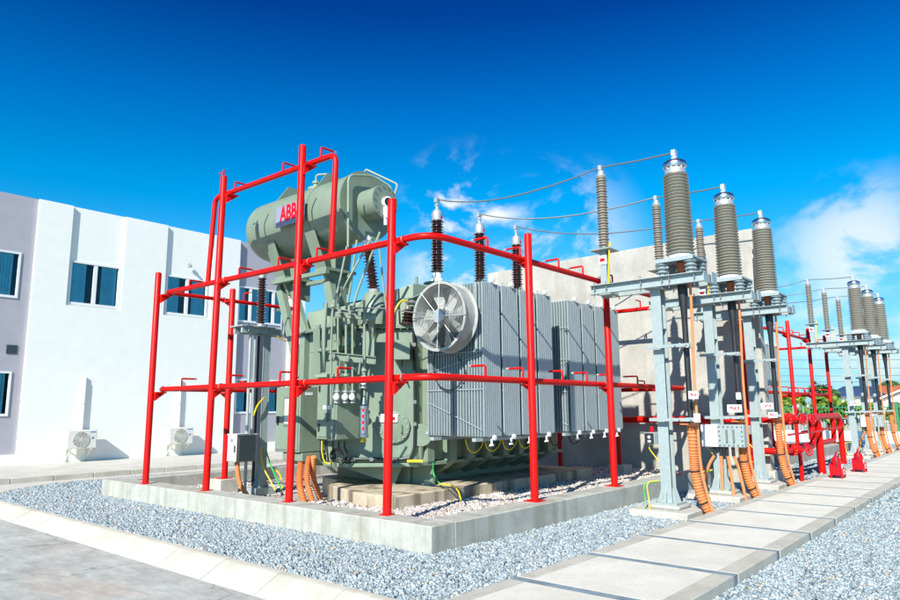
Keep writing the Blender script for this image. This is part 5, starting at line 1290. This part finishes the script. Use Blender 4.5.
# overhead power lines and their poles far behind
for k_, (py, D, lab) in enumerate(((357,110,'thin power line far behind, uppermost of four'),(365.5,112,'thin power line far behind, second from the top'),(373,114,'thin power line far behind, third from the top'),(379,116,'thin power line far behind, lowest of four'))):
    a, b = at(640,py-1,D=D+15), at(980,py+1,D=D-15); P = [a*(1-q)+b*q+Vector((0,0,-0.5*4*q*(1-q))) for q in np.linspace(0,1,20)]
    o = MB().tube(P,0.045,5).build('power_line', M['boxgrey']); tag(o, lab, 'power line', 'far power lines')
for px, D, lab in ((640,125,'grey utility pole far behind, hidden beyond the tall wall'),(980,99,'grey utility pole beyond the right edge of the yard')):
    p = at(px,380,D=D); t = thing('utility_pole', lab, 'utility pole', (p.x,p.y,0)); MB().cyl((p.x,p.y,-0.1),(p.x,p.y,9.6),0.16,0.11,8).build('pole', M['grout'], t); MB().box(p.x-0.06,p.x+0.06,p.y-0.9,p.y+0.9,8.4,8.55).build('cross_arm', M['grout'], t)
# teal roofed shed seen through the gap past the building
p = at(312,376,D=90)
s_ = thing('industrial_shed', 'distant white shed with a teal metal roof, past the end of the white building', 'shed', (p.x,p.y,0))
t = MB().box(p.x-3,p.x+14,p.y-9,p.y+10,-0.1,6.0); t.build('wall', M['whitewall'], s_)
t = MB().prism([(p.x-3.6,p.y-9.6,5.95),(p.x-3.6,p.y+0.5,8.1),(p.x-3.6,p.y+10.6,5.95)],(18,0,0)); t.build('roof', M['roofteal'], s_)

# ------------------------------------------------------------------ LIGHT, SKY, CAMERA
SUN_EL, SUN_AZ = R(34.5), R(18.5)        # light travels towards +X, a little +Y
to_sun = Vector((-math.cos(SUN_EL)*math.cos(SUN_AZ), -math.cos(SUN_EL)*math.sin(SUN_AZ), math.sin(SUN_EL)))
sun = bpy.data.lights.new('sun', 'SUN'); sun.energy = 5.0; sun.angle = R(0.5); sun.color = (0.985, 0.96, 0.87)
so = bpy.data.objects.new('sun', sun); COL.objects.link(so); so.rotation_euler = to_sun.to_track_quat('Z', 'Y').to_euler(); so.location = to_sun*40
world = bpy.data.worlds.new('World'); scene.world = world; world.use_nodes = True
nt = world.node_tree; N = nt.nodes; L = nt.links; bg = N['Background']
sky = N.new('ShaderNodeTexSky'); sky.sky_type = 'NISHITA'; sky.sun_disc = False
sky.sun_elevation = SUN_EL; sky.sun_rotation = math.atan2(to_sun.x, to_sun.y)
sky.altitude = 0; sky.air_density = 1.0; sky.dust_density = 0.9; sky.ozone_density = 4.0
tint = N.new('ShaderNodeMix'); tint.data_type = 'RGBA'; tint.blend_type = 'MULTIPLY'; tint.inputs['Factor'].default_value = 1.0
tint.inputs['B'].default_value = (0.34, 0.85, 1.24, 1); L.new(sky.outputs['Color'], tint.inputs['A'])
hs = N.new('ShaderNodeHueSaturation'); hs.inputs['Saturation'].default_value = 1.35; L.new(tint.outputs['Result'], hs.inputs['Color'])
tc = N.new('ShaderNodeTexCoord')
sx = N.new('ShaderNodeSeparateXYZ'); L.new(tc.outputs['Generated'], sx.inputs[0])
gr = N.new('ShaderNodeValToRGB'); ge = gr.color_ramp.elements
ge[0].position = 0.10; ge[0].color = (0.5, 0.72, 0.62, 1); ge[1].position = 0.72; ge[1].color = (0.30, 0.13, 0.23, 1)
for p_, c_ in ((0.30, (0.5, 0.80, 0.63, 1)), (0.42, (0.5, 0.50, 0.545, 1)), (0.53, (0.5, 0.21, 0.37, 1))): q_ = ge.new(p_); q_.color = c_
L.new(sx.outputs['Z'], gr.inputs['Fac'])
g2 = N.new('ShaderNodeVectorMath'); g2.operation = 'MULTIPLY'; L.new(hs.outputs['Color'], g2.inputs[0]); L.new(gr.outputs['Color'], g2.inputs[1])
g3 = N.new('ShaderNodeVectorMath'); g3.operation = 'SCALE'; g3.inputs['Scale'].default_value = 2.0; L.new(g2.outputs[0], g3.inputs[0])
hz = N.new('ShaderNodeMapRange'); hz.interpolation_type = 'SMOOTHSTEP'; hz.inputs['From Min'].default_value = 0.30; hz.inputs['From Max'].default_value = -0.02; hz.inputs['To Max'].default_value = 0.62
L.new(sx.outputs['Z'], hz.inputs['Value'])
hm = N.new('ShaderNodeMix'); hm.data_type = 'RGBA'; L.new(hz.outputs['Result'], hm.inputs['Factor']); L.new(g3.outputs[0], hm.inputs['A']); hm.inputs['B'].default_value = (5.2, 7.4, 8.6, 1)
def cloud_patch(px, py, rad, gain):
    """soft patch of sky around one direction"""
    d = (CR*(px-450)+CU*(300-py))/F_PX+CF; d.normalize()
    dp = N.new('ShaderNodeVectorMath'); dp.operation = 'DISTANCE'; L.new(tc.outputs['Generated'], dp.inputs[0]); dp.inputs[1].default_value = d
    mr = N.new('ShaderNodeMapRange'); mr.interpolation_type = 'SMOOTHSTEP'; mr.inputs['From Min'].default_value = rad; mr.inputs['From Max'].default_value = rad*0.15; mr.inputs['To Min'].default_value = 0; mr.inputs['To Max'].default_value = gain
    L.new(dp.outputs['Value'], mr.inputs['Value']); return mr.outputs['Result']
def madd(a, b, op='ADD'):
    m = N.new('ShaderNodeMath'); m.operation = op
    for i, v_ in enumerate((a, b)):
        if isinstance(v_, (int, float)): m.inputs[i].default_value = v_
        else: L.new(v_, m.inputs[i])
    return m.outputs[0]
mask = None
for a in ((468,214,0.12,1.3),(550,250,0.16,0.8),(480,280,0.15,1.2),(860,250,0.13,0.75),(890,325,0.20,0.75),(815,250,0.08,0.45),(800,330,0.12,0.4)):
    c_ = cloud_patch(*a); mask = c_ if mask is None else madd(mask, c_, 'MAXIMUM')
mpw = N.new('ShaderNodeMapping'); mpw.inputs['Scale'].default_value = (1.0,1.0,1.7); L.new(tc.outputs['Generated'], mpw.inputs['Vector'])
nz = N.new('ShaderNodeTexNoise'); nz.inputs['Scale'].default_value = 6.5; nz.inputs['Detail'].default_value = 9; nz.inputs['Roughness'].default_value = 0.58; nz.inputs['Distortion'].default_value = 0.35
L.new(mpw.outputs['Vector'], nz.inputs['Vector'])
rp = N.new('ShaderNodeMapRange'); rp.interpolation_type = 'SMOOTHSTEP'; rp.inputs['From Min'].default_value = 0.45; rp.inputs['From Max'].default_value = 0.60
L.new(nz.outputs['Fac'], rp.inputs['Value'])
fac = madd(rp.outputs['Result'], mask, 'MULTIPLY')
cm = N.new('ShaderNodeMix'); cm.data_type = 'RGBA'; L.new(fac, cm.inputs['Factor']); L.new(hm.outputs['Result'], cm.inputs['A']); cm.inputs['B'].default_value = (8.2, 8.6, 8.9, 1)
L.new(cm.outputs['Result'], bg.inputs['Color']); bg.inputs['Strength'].default_value = 0.078

cam = bpy.data.cameras.new('camera'); cam.sensor_width = 36; cam.sensor_fit = 'HORIZONTAL'; cam.lens = F_PX/900*36; cam.clip_end = 2000; cam.clip_start = 0.05
co = bpy.data.objects.new('camera', cam); COL.objects.link(co)
mt = Matrix((CR, CU, -CF)).transposed().to_4x4(); mt.translation = CAM; co.matrix_world = mt
scene.camera = co
scene.view_settings.view_transform = 'Standard'; scene.view_settings.look = 'None'; scene.view_settings.gamma = 1; scene.view_settings.exposure = 0.62
scene.view_settings.use_curve_mapping = False
scene.cycles.max_bounces = 8; scene.cycles.transparent_max_bounces = 8
scene.cycles.use_denoising = True
